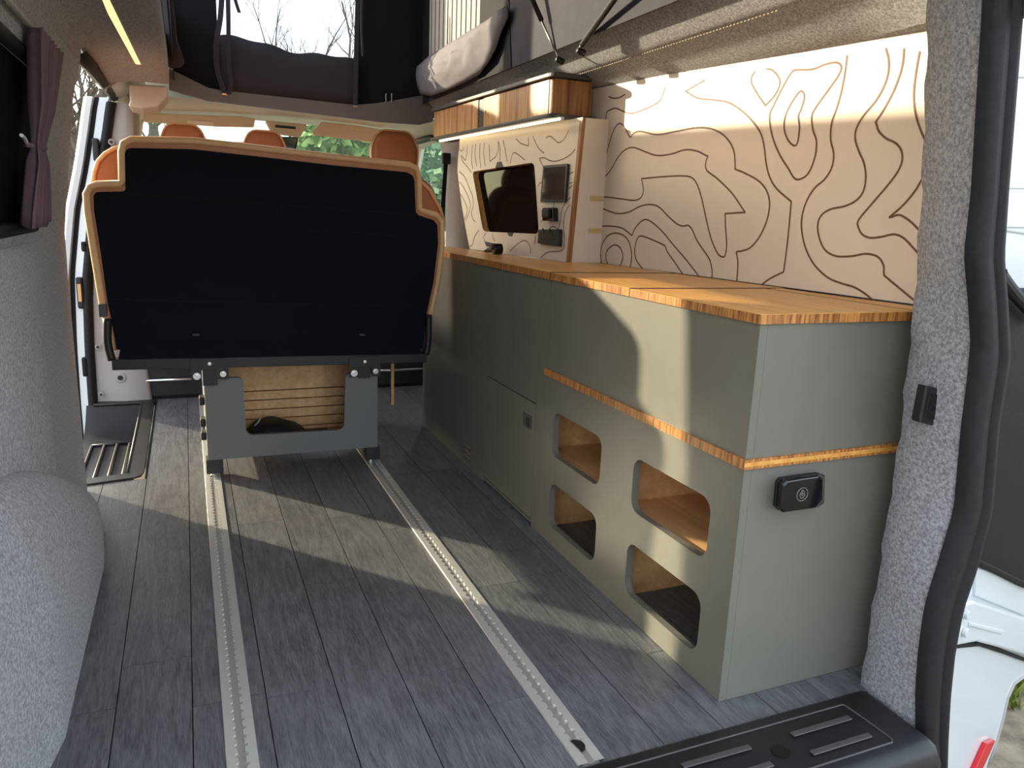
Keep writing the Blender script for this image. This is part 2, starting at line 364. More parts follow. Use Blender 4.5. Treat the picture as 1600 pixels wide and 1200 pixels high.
# window in the left wall
w1 = sgroup('window_1', (-1.30, .5, .885))
wf = lambda y, z, d: Vector((interp(XL, z) - d, y, z))
MB().slab([wf(-.14, .86, .014), wf(1.18, .86, .014), wf(1.18, 1.28, .014), wf(-.14, 1.28, .014)], (-.006, 0, 0)).build('pane', 'privacy', w1)
fr = MB()
for a, b in (((-.1, .885), (1.14, .885)), ((1.14, .885), (1.14, 1.25)), ((1.14, 1.25), (-.1, 1.25))):
    p, q = wf(a[0], a[1], .006), wf(b[0], b[1], .006); fr.tube([p, (p + q) / 2, q], .016, 8)
fr.build('window_frame', 'rubber', w1, smooth=True)
# window blind track above the curtain
MB().tube([wf(.2, 1.295, -.012), wf(.7, 1.295, -.012), wf(1.15, 1.295, -.012)], .006, 8).build('curtain_rail', 'grey_plastic', w1, smooth=True)
# ---- wheel arch, a rounded carpeted hump
ZT = [(-.35, .50), (.2, .52), (.56, .44), (.80, .355), (.94, .295), (1.15, .195), (1.35, .105), (1.5, .05), (1.62, .012)]
XI = [(-.35, -1.262), (.0, -1.25), (.2, -1.226), (.32, -1.205), (1.05, -1.203), (1.2, -1.215), (1.4, -1.245), (1.62, -1.292)]
rows = []
for i in range(45):
    y = -.35 + i * (1.62 + .35) / 44; zt = interp(ZT, y); xi = interp(XI, y); ring = []
    for j in range(15):
        a = math.pi / 2 * j / 14; e = 2 / 3.2
        ring.append((-1.302 + (xi + 1.302) * (math.sin(a) ** e if a > 0 else 0), y, max(0, zt * (math.cos(a) ** e if j < 14 else 0))))
    rows.append(ring)
wa = MB().loft(rows, closed=False).build('wheel_arch', 'carpet', wall_left, smooth=True); wa['label'] = 'grey carpeted wheel arch hump'
# ---- ceiling strip over the door side, carpeted, running to the roof opening
prof = [(-1.225, 1.355), (-1.214, 1.382), (-1.18, 1.408), (-1.13, 1.418), (-1.06, 1.42), (-.998, 1.42), (-.990, 1.426), (-.988, 1.44), (-.988, 1.55)]
cl = MB().loft([[(x, y, max(z, 1.402) if y > 1.61 else z) for x, z in prof] for y in (-.3, .4, 1.0, 1.6, 1.62, 2.0, 2.47)], closed=False)
cl.add([(x, 2.47, z) for x, z in prof] + [(-1.225, 2.47, 1.55)], [tuple(range(len(prof) + 1))])
ceiling = struct(cl.build('ceiling', 'carpet', smooth=False))
for p in ceiling.data.polygons: p.use_smooth = len(p.vertices) == 4
# roof skin above
rs = MB(); rs.box(-1.30, -.99, -.35, 3.6, 1.55, 1.60); rs.box(.24, .60, -.35, 3.6, 1.55, 1.60); rs.box(-.99, .24, -.35, .34, 1.55, 1.60); rs.box(-.99, .24, 2.97, 3.7, 1.55, 1.60)
rs.box(-1.28, -1.235, -.3, 2.9, 1.43, 1.55)
rs.build('roof_skin', 'white_paint', ceiling)
# door header forward of the ceiling strip
hd = MB().loft([[(-1.225, y, 1.395), (-1.19, y, 1.41), (-1.15, y, 1.44), (-1.10, y, 1.50)] for y in (2.47, 2.9, 3.2)], closed=False)
hd.build('door_header', 'grey_plastic', ceiling, smooth=True)
# ---- right side: roof rail fascia, soffit and carpeted body wall behind the boards
wr = MB().box(.50, .53, .06, 3.1, -.3, 1.56); wall_right = struct(wr.build('wall_right', 'white_paint'))
prof = [(.215, 1.56), (.222, 1.53), (.24, 1.508), (.30, 1.452), (.318, 1.440), (.335, 1.441), (.40, 1.400), (.455, 1.372), (.50, 1.36)]
yl = [-.30, -.1, .0, .1, .3, .5, .9, 1.4, 2.0, 2.6, 3.05]
fas = MB().loft([[(min(x, .50 if y > .05 else .40) - (.09 * max(0, .12 - y) / .42), y, z - (.0 if y > .1 else (.1 - y) * .20 * (x > .3))) for x, z in prof] for y in yl], closed=False)
fas.build('roof_rail', 'carpet', wall_right, smooth=True)
MB().loft([[(.498, y, 1.40), (.498, y, .0)] for y in (.05, 3.1)], closed=False).build('side_lining', 'carpet', wall_right)
st = MB()
for i in range(78):
    y = .42 + i * .0135; st.box(.318, .3225, y, y + .0075, 1.4375, 1.4403)
s_ = st.build('stitching', 'thread', wall_right); s_['kind'] = 'stuff'
# ---- rear right corner post, carpeted
LE = [(-60, 1450), (0, 1449), (80, 1448), (300, 1440), (480, 1428), (690, 1405), (850, 1380), (1040, 1349), (1090, 1343)]
RE = [(-60, 1552), (0, 1548), (300, 1529), (400, 1518), (480, 1525), (540, 1528), (600, 1522), (667, 1513), (800, 1501), (883, 1476), (950, 1455), (1017, 1445), (1083, 1440), (1150, 1440), (1215, 1450)]
RO = [(-60, 1602), (0, 1597), (300, 1573), (400, 1567), (480, 1573), (560, 1577), (667, 1559), (800, 1549), (883, 1527), (950, 1504), (1017, 1491), (1083, 1484), (1150, 1480), (1215, 1477)]
rows = []; N_ = 48
for i in range(N_ + 1):
    t = i / N_; yl_ = -60 + t * 1150; yr_ = -60 + t * 1220
    A = at(interp(LE, yl_), yl_, 'Y', -.055); B = at(interp(RE, yr_), yr_, 'Y', -.2)
    mid = (A + B) / 2 + Vector((-.010, -.016, 0)); wob = .0035 * math.sin(i * 1.3) + .002 * math.sin(i * 3.1)
    rows.append([A + Vector((.095, .062, 0)), A + Vector((.018, .0115, 0)), A + Vector((wob, 0, 0)), A * .8 + B * .2 + Vector((-.008, -.010, 0)), mid, A * .25 + B * .75 + Vector((-.006, -.012, 0)), B + Vector((0, -.001, 0)), B + Vector((.012, .01, 0))])
wall_rear = struct(MB().loft(rows, closed=False).build('wall_rear', 'carpet', smooth=True))
# ---- rubber door seal on the post: two lobes
rows = []
for i in range(61):
    y = -60 + i * 1275 / 60
    a, b = at(interp(RE, y), y, 'Y', -.203), at(interp(RO, y), y, 'Y', -.203); d = b - a
    def S(t, h): return a + d * t + Vector((0, -h, 0))
    rows.append([S(-.04, -.012), S(0, .004), S(.08, .010), S(.3, .012), S(.52, .009), S(.56, .001), S(.62, .006), S(.75, .011), S(.9, .009), S(1.0, 0), S(1.02, -.015)])
seal = struct(MB().loft(rows, closed=False).build('trim_1', 'rubber', smooth=True))
# ---- step well in the side door opening
x_in, x_out, y_n, y_f = -1.138, -1.42, 1.737, 2.925
tr2 = thing('door_step', 'black moulded plastic entry step set in the floor by the sliding door opening', 'step', (-1.25, 2.2, -.12))
def wx(y): return -1.138
rim = [(-1.138, 1.80), (-1.138, 2.925), (-1.40, 2.925), (-1.40, 2.86), (-1.195, 2.86), (-1.195, 1.80), (-1.40, 1.765), (-1.40, 1.70), (-1.165, 1.745), (-1.146, 1.757)]
MB().slab([(x, y, .0005) for x, y in rim], (0, 0, .006)).build('rim', 'black', tr2, .002)
rows = []
for y, z in ((2.87, .003), (2.85, -.012), (2.80, -.050), (2.74, -.085), (2.68, -.105), (2.62, -.112)):
    rows.append([(-1.194, y, z), (-1.43, y, z)])
MB().loft(rows, closed=False).build('riser', 'black', tr2, smooth=True)
MB().loft([[(-1.194, 2.63, -.112), (-1.43, 2.63, -.112)], [(-1.194, 1.74, -.112), (-1.43, 1.74, -.112)]], closed=False).build('tread', 'black', tr2)
MB().loft([[(-1.194, 2.87, .003), (-1.194, 2.87, -.112)], [(-1.194, 1.76, .003), (-1.194, 1.76, -.112)]], closed=False).build('side', 'black', tr2)
MB().loft([[(-1.194, 1.79, .003), (-1.194, 1.79, -.112)], [(-1.43, 1.74, .003), (-1.43, 1.74, -.112)]], closed=False).build('end', 'black', tr2)
for xx in (-1.235, -1.285, -1.335, -1.385):
    MB().tube([(xx, 1.80, -.108), (xx, 2.2, -.108), (xx, 2.56, -.108)], .007, 8).build('tread_rib', 'black', tr2, smooth=True)
MB().tube([(-1.235, 2.565, -.108), (-1.31, 2.57, -.108), (-1.385, 2.565, -.108)], .007, 8).build('tread_rib', 'black', tr2, smooth=True)
MB().tube([(-1.192, 1.80, .004), (-1.192, 2.3, .004), (-1.192, 2.86, .004), (-1.40, 2.865, .004)], .006, 8).build('edge_bead', 'black', tr2, smooth=True)
# ---- front side of the door opening: seal, white jamb, latch pieces, grey trim
SE = [(-.28, -1.405), (.0, -1.405), (.28, -1.400), (.6, -1.385), (.9, -1.34), (1.1, -1.29), (1.27, -1.255), (1.36, -1.238), (1.41, -1.225)]
j = MB(); rows = []
for i in range(33):
    z = -.28 + i * 1.66 / 32; x = interp(SE, z); rows.append([(x + .020, 2.945, z), (x + .016, 2.915, z), (x, 2.895, z), (x - .018, 2.905, z), (x - .024, 2.93, z)])
j.loft(rows, closed=False); top = []
for y, z in ((2.93, 1.405), (2.88, 1.415), (2.7, 1.412), (2.3, 1.402), (1.9, 1.388), (1.675, 1.377)):
    top.append([(-1.205, y, z + .012), (-1.208, y, z - .012), (-1.226, y, z - .022), (-1.245, y, z - .012), (-1.248, y, z + .01)])
top.append([(-1.225, 1.660, 1.376)] * 5)
j.loft(top, closed=False)
struct(j.build('trim_2', 'rubber', smooth=True))
rows = []
for i in range(33):
    z = -.35 + i * 1.75 / 32; x = interp(SE, max(-.28, z)); rows.append([(x - .018, 2.93, z), (x - .055, 2.95, z), (x - .060, 2.97, z), (x - .075, 2.975, z), (x - .082, 2.94, z), (x - .105, 2.94, z), (x - .12, 2.98, z), (x - .12, 3.10, z)])
wall_front = struct(MB().loft(rows, closed=False).build('trim_3', 'white_paint', smooth=False))
rows = []
for i in range(33):
    z = -.35 + i * 1.75 / 32; x = interp(SE, max(-.28, z)); rows.append([(x - .058, 2.962, z), (x - .066, 2.958, z), (x - .076, 2.964, z)])
MB().loft(rows, closed=False).build('rubber_line', 'rubber', wall_front)
for z, h, w in ((.74, .022, .010), (.18, .045, .010)):
    x = interp(SE, z); box('buffer', x - .036, x - .016, 2.900, 2.935, z - h, z + h, 'rubber', wall_front, .006)
x = interp(SE, .52)
sp = MB().box(x - .046, x - .018, 2.905, 2.94, .455, .60).build('strike_plate', 'black_metal', wall_front, .008)
box('contact_strip', x - .040, x - .026, 2.899, 2.906, .49, .57, 'tan_light', sp)
x = interp(SE, 1.18)
box('strike_plate', x - .050, x - .022, 2.900, 2.94, 1.12, 1.22, 'black_metal', wall_front, .008)
# grey moulded pillar trim with screws
tp = MB(); rows = []
for z, xr in ((-.01, -1.150), (.10, -1.158), (.22, -1.166), (.30, -1.165), (.5, -1.17), (.75, -1.165), (1.0, -1.155), (1.2, -1.15), (1.38, -1.14)):
    xs = interp(SE, z) + .018
    rows.append([(xs, 2.93, z), ((xs + xr) / 2, 2.905, z), (xr - .012, 2.91, z), (xr, 2.92, z), (xr + .01, 3.10, z)])
trim4 = struct(tp.loft(rows, closed=False).build('trim_4', 'grey_plastic', smooth=True))
for px, py, r in ((153, 542, .013), (158, 616, .012), (188, 590, .024), (174, 222, .014)):
    p = at(px, py, 'Y', 2.906); sc = MB().cyl(p, (0, -1, 0), r, .006, 16).build('screw_cup', 'grey_plastic', trim4, .002)
    MB().cyl(p + Vector((0, -.0065, 0)), (0, -1, 0), r * .5, .003, 12).build('screw', 'black_metal', sc)
# ---- cab shell: headliner, pillars, bulkhead, windscreen, side glass
hl = MB(); rows = []
for y, zc, zs_ in ((2.96, 1.440, 1.420), (3.15, 1.445, 1.420), (3.40, 1.445, 1.415), (3.55, 1.440, 1.405), (3.66, 1.425, 1.39)):
    rows.append([(-.40 + .78 * u, y, zc + (zs_ - zc) * abs(u) ** 2.2 - (.06 if abs(u) > .99 else 0)) for u in [-1.05, -1, -.9, -.75, -.5, -.25, 0, .25, .5, .75, .9, 1, 1.05]])
hl.loft(rows, closed=False)
headl = struct(hl.build('trim_5', 'cream_trim', smooth=True))
fw = MB(); fw.box(-1.4, .6, 4.4, 4.45, -.4, .88); fw.box(-1.44, -1.40, 3.02, 4.45, -.4, .84); fw.box(.54, .60, 3.0, 4.45, -.4, .84); fw.box(-1.4, .6, 3.25, 4.45, -.2, -.1)
cabw = struct(fw.build('wall_front', 'white_paint'))
# windscreen pillars
for s in (-1, 1):
    c = -.40; MB().tube([(c + s * .78, 3.60, 1.39), (c + s * .82, 3.85, 1.22), (c + s * .86, 4.35, .86)], [.05, .045, .05], 10).build('screen_pillar', 'cream_trim', cabw, smooth=True)
    MB().tube([(c + s * .80, 3.60, 1.38), (c + s * .80, 3.2, 1.40), (c + s * .80, 2.96, 1.40)], .035, 10).build('door_rail', 'cream_trim', cabw, smooth=True)
rs2 = MB().slab([(-1.2, 3.55, 1.47), (.42, 3.55, 1.47), (.42, 3.72, 1.44), (-1.2, 3.72, 1.44)], (0, 0, .1)).build('roof_front', 'white_paint', cabw)
w2 = sgroup('window_2', (-.4, 3.7, .88))
MB().slab([(-1.18, 3.66, 1.43), (.38, 3.66, 1.43), (.46, 4.38, .88), (-1.26, 4.38, .88)], (0, .004, .004)).build('pane', 'glass', w2)
w3 = sgroup('window_3', (.47, 3.4, .84))
MB().slab([(.44, 3.02, 1.34), (.40, 3.55, 1.34), (.50, 4.3, .86), (.52, 3.02, .84)], (.004, 0, 0)).build('pane', 'glass', w3)
MB().tube([(.46, 3.0, .84), (.43, 3.0, 1.20), (.40, 3.05, 1.33), (.36, 3.25, 1.37), (.34, 3.55, 1.36)], .018, 8).build('window_frame', 'rubber', w3, smooth=True)
w4 = sgroup('window_4', (-1.3, 3.4, .84))
MB().slab([(-1.26, 3.02, 1.34), (-1.20, 3.55, 1.34), (-1.30, 4.3, .86), (-1.36, 3.02, .84)], (-.004, 0, 0)).build('pane', 'glass', w4)
# dashboard ledge
MB().slab([(-1.3, 3.75, .80), (.5, 3.75, .80), (.5, 4.38, .88), (-1.3, 4.38, .88)], (0, 0, -.12)).build('dashboard_top', 'grey_plastic', cabw, .02)
# right-hand centre pillar, cream, seen past the kitchen board
PP = [(.80, .30), (1.0, .31), (1.2, .32), (1.40, .30)]
cp = []
for i in range(15):
    z = .70 + i * .72 / 14; w = .030 + .05 * max(0, (z - 1.15) / .25); x = .335 - .02 * (z - .8)
    cp.append([(x - w, 2.80, z), (x - w * .6, 2.765, z), (x + .02, 2.75, z), (x + .10, 2.76, z), (x + .12, 2.84, z)])
struct(MB().loft(cp, closed=False).build('trim_6', 'cream_trim', smooth=True))
# ================================================================ POP-TOP TENT
tent = thing('roof_tent', 'dark canvas pop-top roof tent standing above the roof opening', 'tent', (-.38, 1.65, 1.5))
def lid(y): return 2.12 + (y - .34) * .16
Lz = lambda z: z
# front wall with clear window
plate('front_wall', [(-.972, 1.47), (.214, 1.47), (.214, lid(2.95)), (-.972, lid(2.95))], [rpoly([(-.775, 1.66), (-.133, 1.66), (-.133, 2.36), (-.775, 2.36)], .02)], (0, 2.95, 0), (1, 0, 0), (0, 0, 1), (0, 1, 0), .004, 'canvas', tent)
MB().slab([(-.79, 2.958, 1.62), (-.12, 2.958, 1.62), (-.12, 2.958, 2.38), (-.79, 2.958, 2.38)], (0, .002, 0)).build('clear_window', 'vinyl_clear', tent)
# left wall with an open window
plate('side_wall', [(.34, 1.50), (2.95, 1.50), (2.95, lid(2.95)), (.34, lid(.34))], [rpoly([(1.45, 1.80), (2.92, 1.80), (2.92, 2.38), (1.45, 2.26)], .05)], (-.97, 0, 0), (0, 1, 0), (0, 0, 1), (-1, 0, 0), .004, 'canvas', tent)
# right wall: grey, pale ribbed window, black gap
plate('side_wall', [(.34, 1.50), (2.95, 1.50), (2.95, lid(2.95)), (.34, lid(.34))], [], (.21, 0, 0), (0, 1, 0), (0, 0, 1), (1, 0, 0), .004, 'canvas_mid', tent)
plate('ribbed_window', [(2.10, 1.56), (2.82, 1.56), (2.82, 2.36), (2.10, 2.30)], [], (.2085, 0, 0), (0, 1, 0), (0, 0, 1), (-1, 0, 0), .002, 'mesh_pale', tent)
rb = MB()
for i in range(11):
    y = 2.14 + i * .064; rb.box(.203, .2065, y, y + .004, 1.57, 2.30)
rb.build('window_rib', 'canvas_grey', tent)
plate('dark_border', [(1.74, 1.50), (2.10, 1.50), (2.10, 2.2), (1.86, 2.2), (1.80, 1.8)], [], (.2085, 0, 0), (0, 1, 0), (0, 0, 1), (-1, 0, 0), .002, 'canvas', tent)
plate('dark_border', [(2.82, 1.50), (2.945, 1.50), (2.945, 2.4), (2.82, 2.4)], [], (.2085, 0, 0), (0, 1, 0), (0, 0, 1), (-1, 0, 0), .002, 'canvas', tent)
plate('rear_wall', [(-.97, 1.50), (.21, 1.50), (.21, lid(.34)), (-.97, lid(.34))], [], (0, .34, 0), (1, 0, 0), (0, 0, 1), (0, -1, 0), .004, 'canvas', tent)
MB().slab([(-1.06, .25, lid(.25)), (.30, .25, lid(.25)), (.30, 3.05, lid(3.05)), (-1.06, 3.05, lid(3.05))], (0, 0, .06)).build('roof_lid', 'white_paint', tent, .02)
# rolled window flap under the front window
rows = []
for i in range(25):
    u = i / 24; x = -.775 + .645 * u; zt = 1.715 - .045 * u + .010 * math.sin(u * 9) + .006 * math.sin(u * 21); y0 = 2.935
    rows.append([(x, y0, zt), (x, y0 - .018, zt - .006), (x, y0 - .028 - .006 * math.sin(u * 11), zt - .06), (x, y0 - .016, zt - .13 + .01 * math.sin(u * 7)), (x, y0 - .02, 1.52), (x, y0 - .005, 1.465)])
MB().loft(rows, closed=False).build('front_flap', 'canvas_mid', tent, smooth=True, solid=.003)
# folded grey flap hanging on the right
def flap(name, pix, X, bulge, m, seed):
    c = [at(x, y, 'X', X) for x, y in pix]; n = len(c); ctr = sum(c, Vector()) / n; mb = MB(); R_ = 7
    mb.v.append(ctr + Vector((-bulge, 0, 0)))
    for r in range(1, R_ + 1):
        t = r / R_
        for p in c:
            q = ctr.lerp(p, t); w = bulge * (1 - t * t) + .010 * math.sin(q.y * 34 + q.z * 20 + seed) * (1 - .5 * t)
            mb.v.append(q + Vector((-w, 0, 0)))
    for i in range(n): mb.f.append((0, 1 + i, 1 + (i + 1) % n))
    for r in range(R_ - 1):
        for i in range(n): a = 1 + r * n; mb.f.append((a + i, a + (i + 1) % n, a + n + (i + 1) % n, a + n + i))
    return mb.build(name, m, tent, smooth=True, solid=.004)
fp = [(646, 122), (652, 105), (672, 88), (700, 68), (740, 44), (772, 24), (792, 8), (792, 26), (782, 52), (775, 76), (766, 96), (748, 116), (726, 128), (700, 141), (676, 150), (656, 147)]
flap('hanging_flap', fp, .185, .045, 'canvas_grey', 0)
fp2 = [(247, -20), (268, -20), (274, 30), (277, 62), (283, 80), (289, 96), (284, 104), (268, 106), (256, 100), (250, 60)]
c2 = [at(x, y, 'Y', 2.40) for x, y in fp2]
mb = MB(); mb.slab(c2, (0, .03, 0)); mb.build('hanging_flap', 'canvas_mid', tent, .012, 3, smooth=True)
# straps
def strap(pix, Y, w=.016):
    pts = smooth_line([at(x, y, 'Y', Y) for x, y in pix], 5); mb = MB(); rows = [[p + Vector((-w / 2, 0, 0)), p + Vector((w / 2, 0, 0))] for p in pts]
    return mb.loft(rows, closed=False).build('strap', 'canvas_mid', tent, solid=.0025)
strap([(347, -10), (344, 30), (338, 70), (340, 110), (349, 140), (352, 148)], 2.885, .024); strap([(356, -10), (357, 40), (357, 90), (361, 130), (357, 148)], 2.875, .020)
strap([(366, -6), (370, 8), (374, 20)], 2.885, .016)
strap([(559, -10), (557, 60), (556, 120), (555, 164)], 2.89, .022); strap([(566, -10), (565, 40), (567, 88)], 2.895, .010)
strap([(888, 0), (897, 22), (915, 48)], 1.35, .006)
for px, py in ((351, 147), (555, 166)): MB().cyl(at(px, py, 'Y', 2.885) + Vector((-.012, 0, 0)), (1, 0, 0), .006, .024, 10).build('strap_buckle', 'steel', tent)
# gas struts
def gas_strut(lower, upper, label):
    t = thing('gas_strut', label, 'gas strut', lower, 'gas struts on the roof rail')
    lo, up = Vector(lower), Vector(upper); mid = lo.lerp(up, .22 if 'towards' in label else .03)
    MB().tube([lo, mid], .0042, 10).build('rod', 'steel', t, smooth=True); MB().tube([mid, up], .0085, 12).build('cylinder', 'black_metal', t, smooth=True)
    MB().tube([lo + Vector((-.006, 0, -.004)), lo + Vector((.02, 0, -.012))], .010, 10).build('ball_mount', 'black', t, smooth=True)
def strutp(p, up2): return p, up2
lo1 = at(872, 90, 'X', .212); d = (at(833, 2, 'X', .175) - lo1); gas_strut(lo1, lo1 + d * 3.0, 'gas strut leaning towards the cab, rising from the roof rail above the overhead cabinet')
lo2 = at(905, 76, 'X', .212); d = (at(958, 2, 'X', .175) - lo2); gas_strut(lo2, lo2 + d * 3.0, 'gas strut rising from the roof rail and leaning away from the cab')
# ---- roof opening frame in front: grey metal
rf = MB()
tp_ = [(-1.0, 1.545), (-.80, 1.475), (-.74, 1.47), (-.10, 1.455), (.0, 1.455), (.22, 1.50)]; bt_ = [(-1.0, 1.44), (-.80, 1.425), (-.74, 1.425), (-.10, 1.42), (.0, 1.42), (.22, 1.41)]
TP = [(264, 107), (325, 137), (345, 141), (556, 164), (590, 161), (655, 150), (676, 146)]; BT = [(264, 140), (325, 158), (345, 160), (556, 186), (590, 190), (655, 195), (676, 190)]
for a, b, n0 in ((0, 1, 0), (1, 4, 1), (4, 6, 2)):
    m_ = MB()
    for i in range(a, b):
        m_.slab([at(*TP[i], 'Y', 2.925), at(*TP[i + 1], 'Y', 2.925), at(*BT[i + 1], 'Y', 2.925), at(*BT[i], 'Y', 2.925)], (0, .02, 0))
    rfo = m_.build('frame_panel', 'frame_grey', tent)
for px in (603, 612):
    MB().tube([at(px, 160, 'Y', 2.92), at(px, 146, 'Y', 2.92)], .004, 8).build('toggle_pin', 'steel', tent)
# ---- led strip in the door-side ceiling
lt = thing('led_strip_light', 'glowing warm led strip recessed in the carpeted ceiling above the sliding door', 'led strip', (-1.09, 1.2, 1.415))
a0, a1, b0, b1 = at(157, 0, 'Z', 1.4185), at(171, 0, 'Z', 1.4185), at(212, 100, 'Z', 1.4185), at(220, 101, 'Z', 1.4185)
a0 = a0 + (a0 - b0) * .35; a1 = a1 + (a1 - b1) * .35
MB().slab([a0, a1, b1, b0], (0, 0, .004)).build('diffuser', 'led', lt)
MB().slab([a0 + Vector((-.005, -.005, .0005)), a1 + Vector((.005, -.005, .0005)), b1 + Vector((.005, .006, .0005)), b0 + Vector((-.005, .006, .0005))], (0, 0, .002)).build('channel', 'grey_plastic', lt)
# cream corner moulding behind the ceiling strip
cm = MB(); pts = [at(x, y, 'Y', 2.60) for x, y in ((201, 131), (262, 134), (262, 150), (247, 166), (222, 170), (200, 166), (203, 158))]
cm.slab(pts, (0, .25, 0)).build('corner_moulding', 'cream_trim', headl, .01, 3)
# visors
def visor(pix, label, sticker=None):
    t = thing('sun_visor', label, 'sun visor', at(*pix[0], 'Y', 3.5))
    q = [at(x, y, 'Y', 3.50) for x, y in pix]; MB().slab(q, (0, .016, 0)).build('panel', 'cream_trim', t, .007, 3)
    if sticker: MB().slab([at(x, y, 'Y', 3.494) for x, y in sticker], (0, .004, 0)).build('warning_label', 'white_plastic', t)
    return t
visor([(224, 176), (300, 179), (380, 182), (399, 185), (397, 199), (340, 198), (280, 194), (226, 191)], 'folded-up cream sun visor with a small printed sticker', [(293, 188), (334, 191), (334, 197), (293, 194)])
visor([(503, 190), (560, 196), (600, 203), (610, 230), (586, 223), (505, 213), (490, 212), (488, 206)], 'folded-up plain cream sun visor over the driver seat')
oc_ = thing('overhead_console', 'cream overhead console with dark slot between the sun visors', 'console', at(445, 200, 'Y', 3.45))
MB().slab([at(x, y, 'Y', 3.45) for x, y in ((415, 188), (480, 194), (470, 214), (425, 208))], (0, .06, 0)).build('housing', 'cream_trim', oc_, .008, 2)
MB().slab([at(x, y, 'Y', 3.446) for x, y in ((430, 195), (462, 198), (462, 202), (430, 199))], (0, .01, 0)).build('slot', 'black', oc_)
mr = thing('rear_view_mirror', 'dark rear-view mirror hanging at the windscreen', 'mirror', at(453, 225, 'Y', 3.55))
MB().slab([at(x, y, 'Y', 3.55) for x, y in ((434, 213), (467, 214), (463, 234), (440, 233))], (0, .02, 0)).build('housing', 'black', mr, .008, 2)
MB().slab([at(x, y, 'Y', 3.546) for x, y in ((437, 216), (464, 217), (460, 232), (442, 231))], (0, .006, 0)).build('glass', 'screen', mr)
MB().tube([at(453, 214, 'Y', 3.56), at(452, 204, 'Y', 3.58)], .008, 8).build('stem', 'black', mr)
# ================================================================ FLOOR RAILS AND REAR SILL
def floor_rail(xc, y0, y1, label, stop=False):
    t = thing('floor_rail', label, 'rail', (xc, (y0 + y1) / 2, 0), 'seat rails let into the floor')
    MB().box(xc - .016, xc + .016, y0, y1, .0003, .0012).build('channel', 'alu_dark', t)
    P = .0254; n = int((y1 - y0 - .06) / P)
    for s in (-1, 1):
        inner = [(xc + s * .0065, y0)]; y = y0 + .05
        for i in range(n):
            inner += [(xc + s * .0065, y + P * .22), (xc + s * .0105, y + P * .34), (xc + s * .0122, y + P * .5), (xc + s * .0105, y + P * .66), (xc + s * .0065, y + P * .78)]; y += P
        inner.append((xc + s * .0065, y1)); mb = MB(); b = 0
        for (x, yy) in inner: mb.v += [Vector((x, yy, .0012)), Vector((x, yy, .0042)), Vector((xc + s * .0262, yy, .0042)), Vector((xc + s * .0272, yy, .0005))]
        for i in range(len(inner) - 1):
            for j in range(3): mb.f.append((4 * i + j, 4 * i + 4 + j, 4 * i + 5 + j, 4 * i + 1 + j))
        mb.build('flange', 'alu', t)
    if stop:
        pts = [(xc - .008 + .017 * math.cos(math.radians(a)), y0 + .045 + .017 * math.sin(math.radians(a)), .0044) for a in range(-80, 101, 15)]
        MB().slab(pts, (0, 0, .002)).build('end_stop', 'black', t)
    return t
floor_rail(-.912, .0, 3.05, 'silver slotted floor rail nearer the wheel arch')
floor_rail(-.333, -.068, 3.05, 'silver slotted floor rail nearer the kitchen cabinets, with dark end stop', True)
# rear sill: black moulded step
sl = thing('rear_sill_step', 'black moulded plastic sill plate across the open rear doorway', 'sill plate', (-.45, -.17, -.1))
rows = []
prof = [(-.076, -.004), (-.078, .006), (-.084, .009), (-.235, .006), (-.252, .001), (-.262, -.014), (-.266, -.05), (-.27, -.12)]
for x in (-1.27, -.9, -.5, -.1, .15, .28, .305): rows.append([(x, y, z) for y, z in prof])
rows.append([(.314, min(y, -.079), z - .002) for y, z in prof]); rows.append([(.324, y * .985 - .004, z - .02) for y, z in prof]); rows.append([(.330, y * .97 - .006, min(z, -.0) - .06) for y, z in prof])
MB().loft(rows, closed=False).build('plate', 'black', sl, smooth=True)
def sill_pt(px, py, z=.0092): return at(px, py, 'Z', z)
ribs = [((1237, 1149), (1328, 1122)), ((1268, 1178), (1358, 1148)), ((1066, 1198), (1177, 1173)), ((1097, 1228), (1208, 1196))]
for a, b in ribs:
    A, B = sill_pt(*a), sill_pt(*b); B = Vector((B.x, A.y + (B.y - A.y) * .15, B.z))
    mb = MB().slab([A + Vector((0, -.0065, 0)), B + Vector((0, -.0065, 0)), B + Vector((0, .0065, 0)), A + Vector((0, .0065, 0))], (0, 0, .0035)); mb.build('grip_bar', 'grey_trim', sl, .003, 2)
for k in range(4):
    for yy in (-.150, -.195):
        x = -.50 - k * .24; box('grip_bar', x - .07 + (.03 if yy < -.17 else 0), x + .06 + (.03 if yy < -.17 else 0), yy - .006, yy + .006, .007, .0105, 'grey_trim', sl, .003, 2)
hc = sill_pt(1220, 1174); MB().cyl(Vector((hc.x, hc.y, .0035)), (0, 0, 1), .017, .0055, 24).build('drain_hole', 'black_gloss', sl)
bd = [sill_pt(1088, 1215), sill_pt(1317, 1099), sill_pt(1390, 1153), sill_pt(1262, 1200)]
x0, x1 = -.36, bd[1].x
MB().tube([(-.36, -.103, .0085), (0, -.103, .0085), (x1 - .004, -.103, .0085), (x1, -.108, .0085), (x1 + .004, -.16, .008), (x1 + .006, -.215, .007), (x1, -.222, .0065), (0, -.222, .0065)], .0022, 6).build('raised_border', 'grey_trim', sl, smooth=True)

# ================================================================ KITCHEN CABINETS
H, T = .80, .018
wall_x = lambda y: .39 + (1.35 - y) * .073           # rear board plane
CD = .385                                              # usable depth of the units
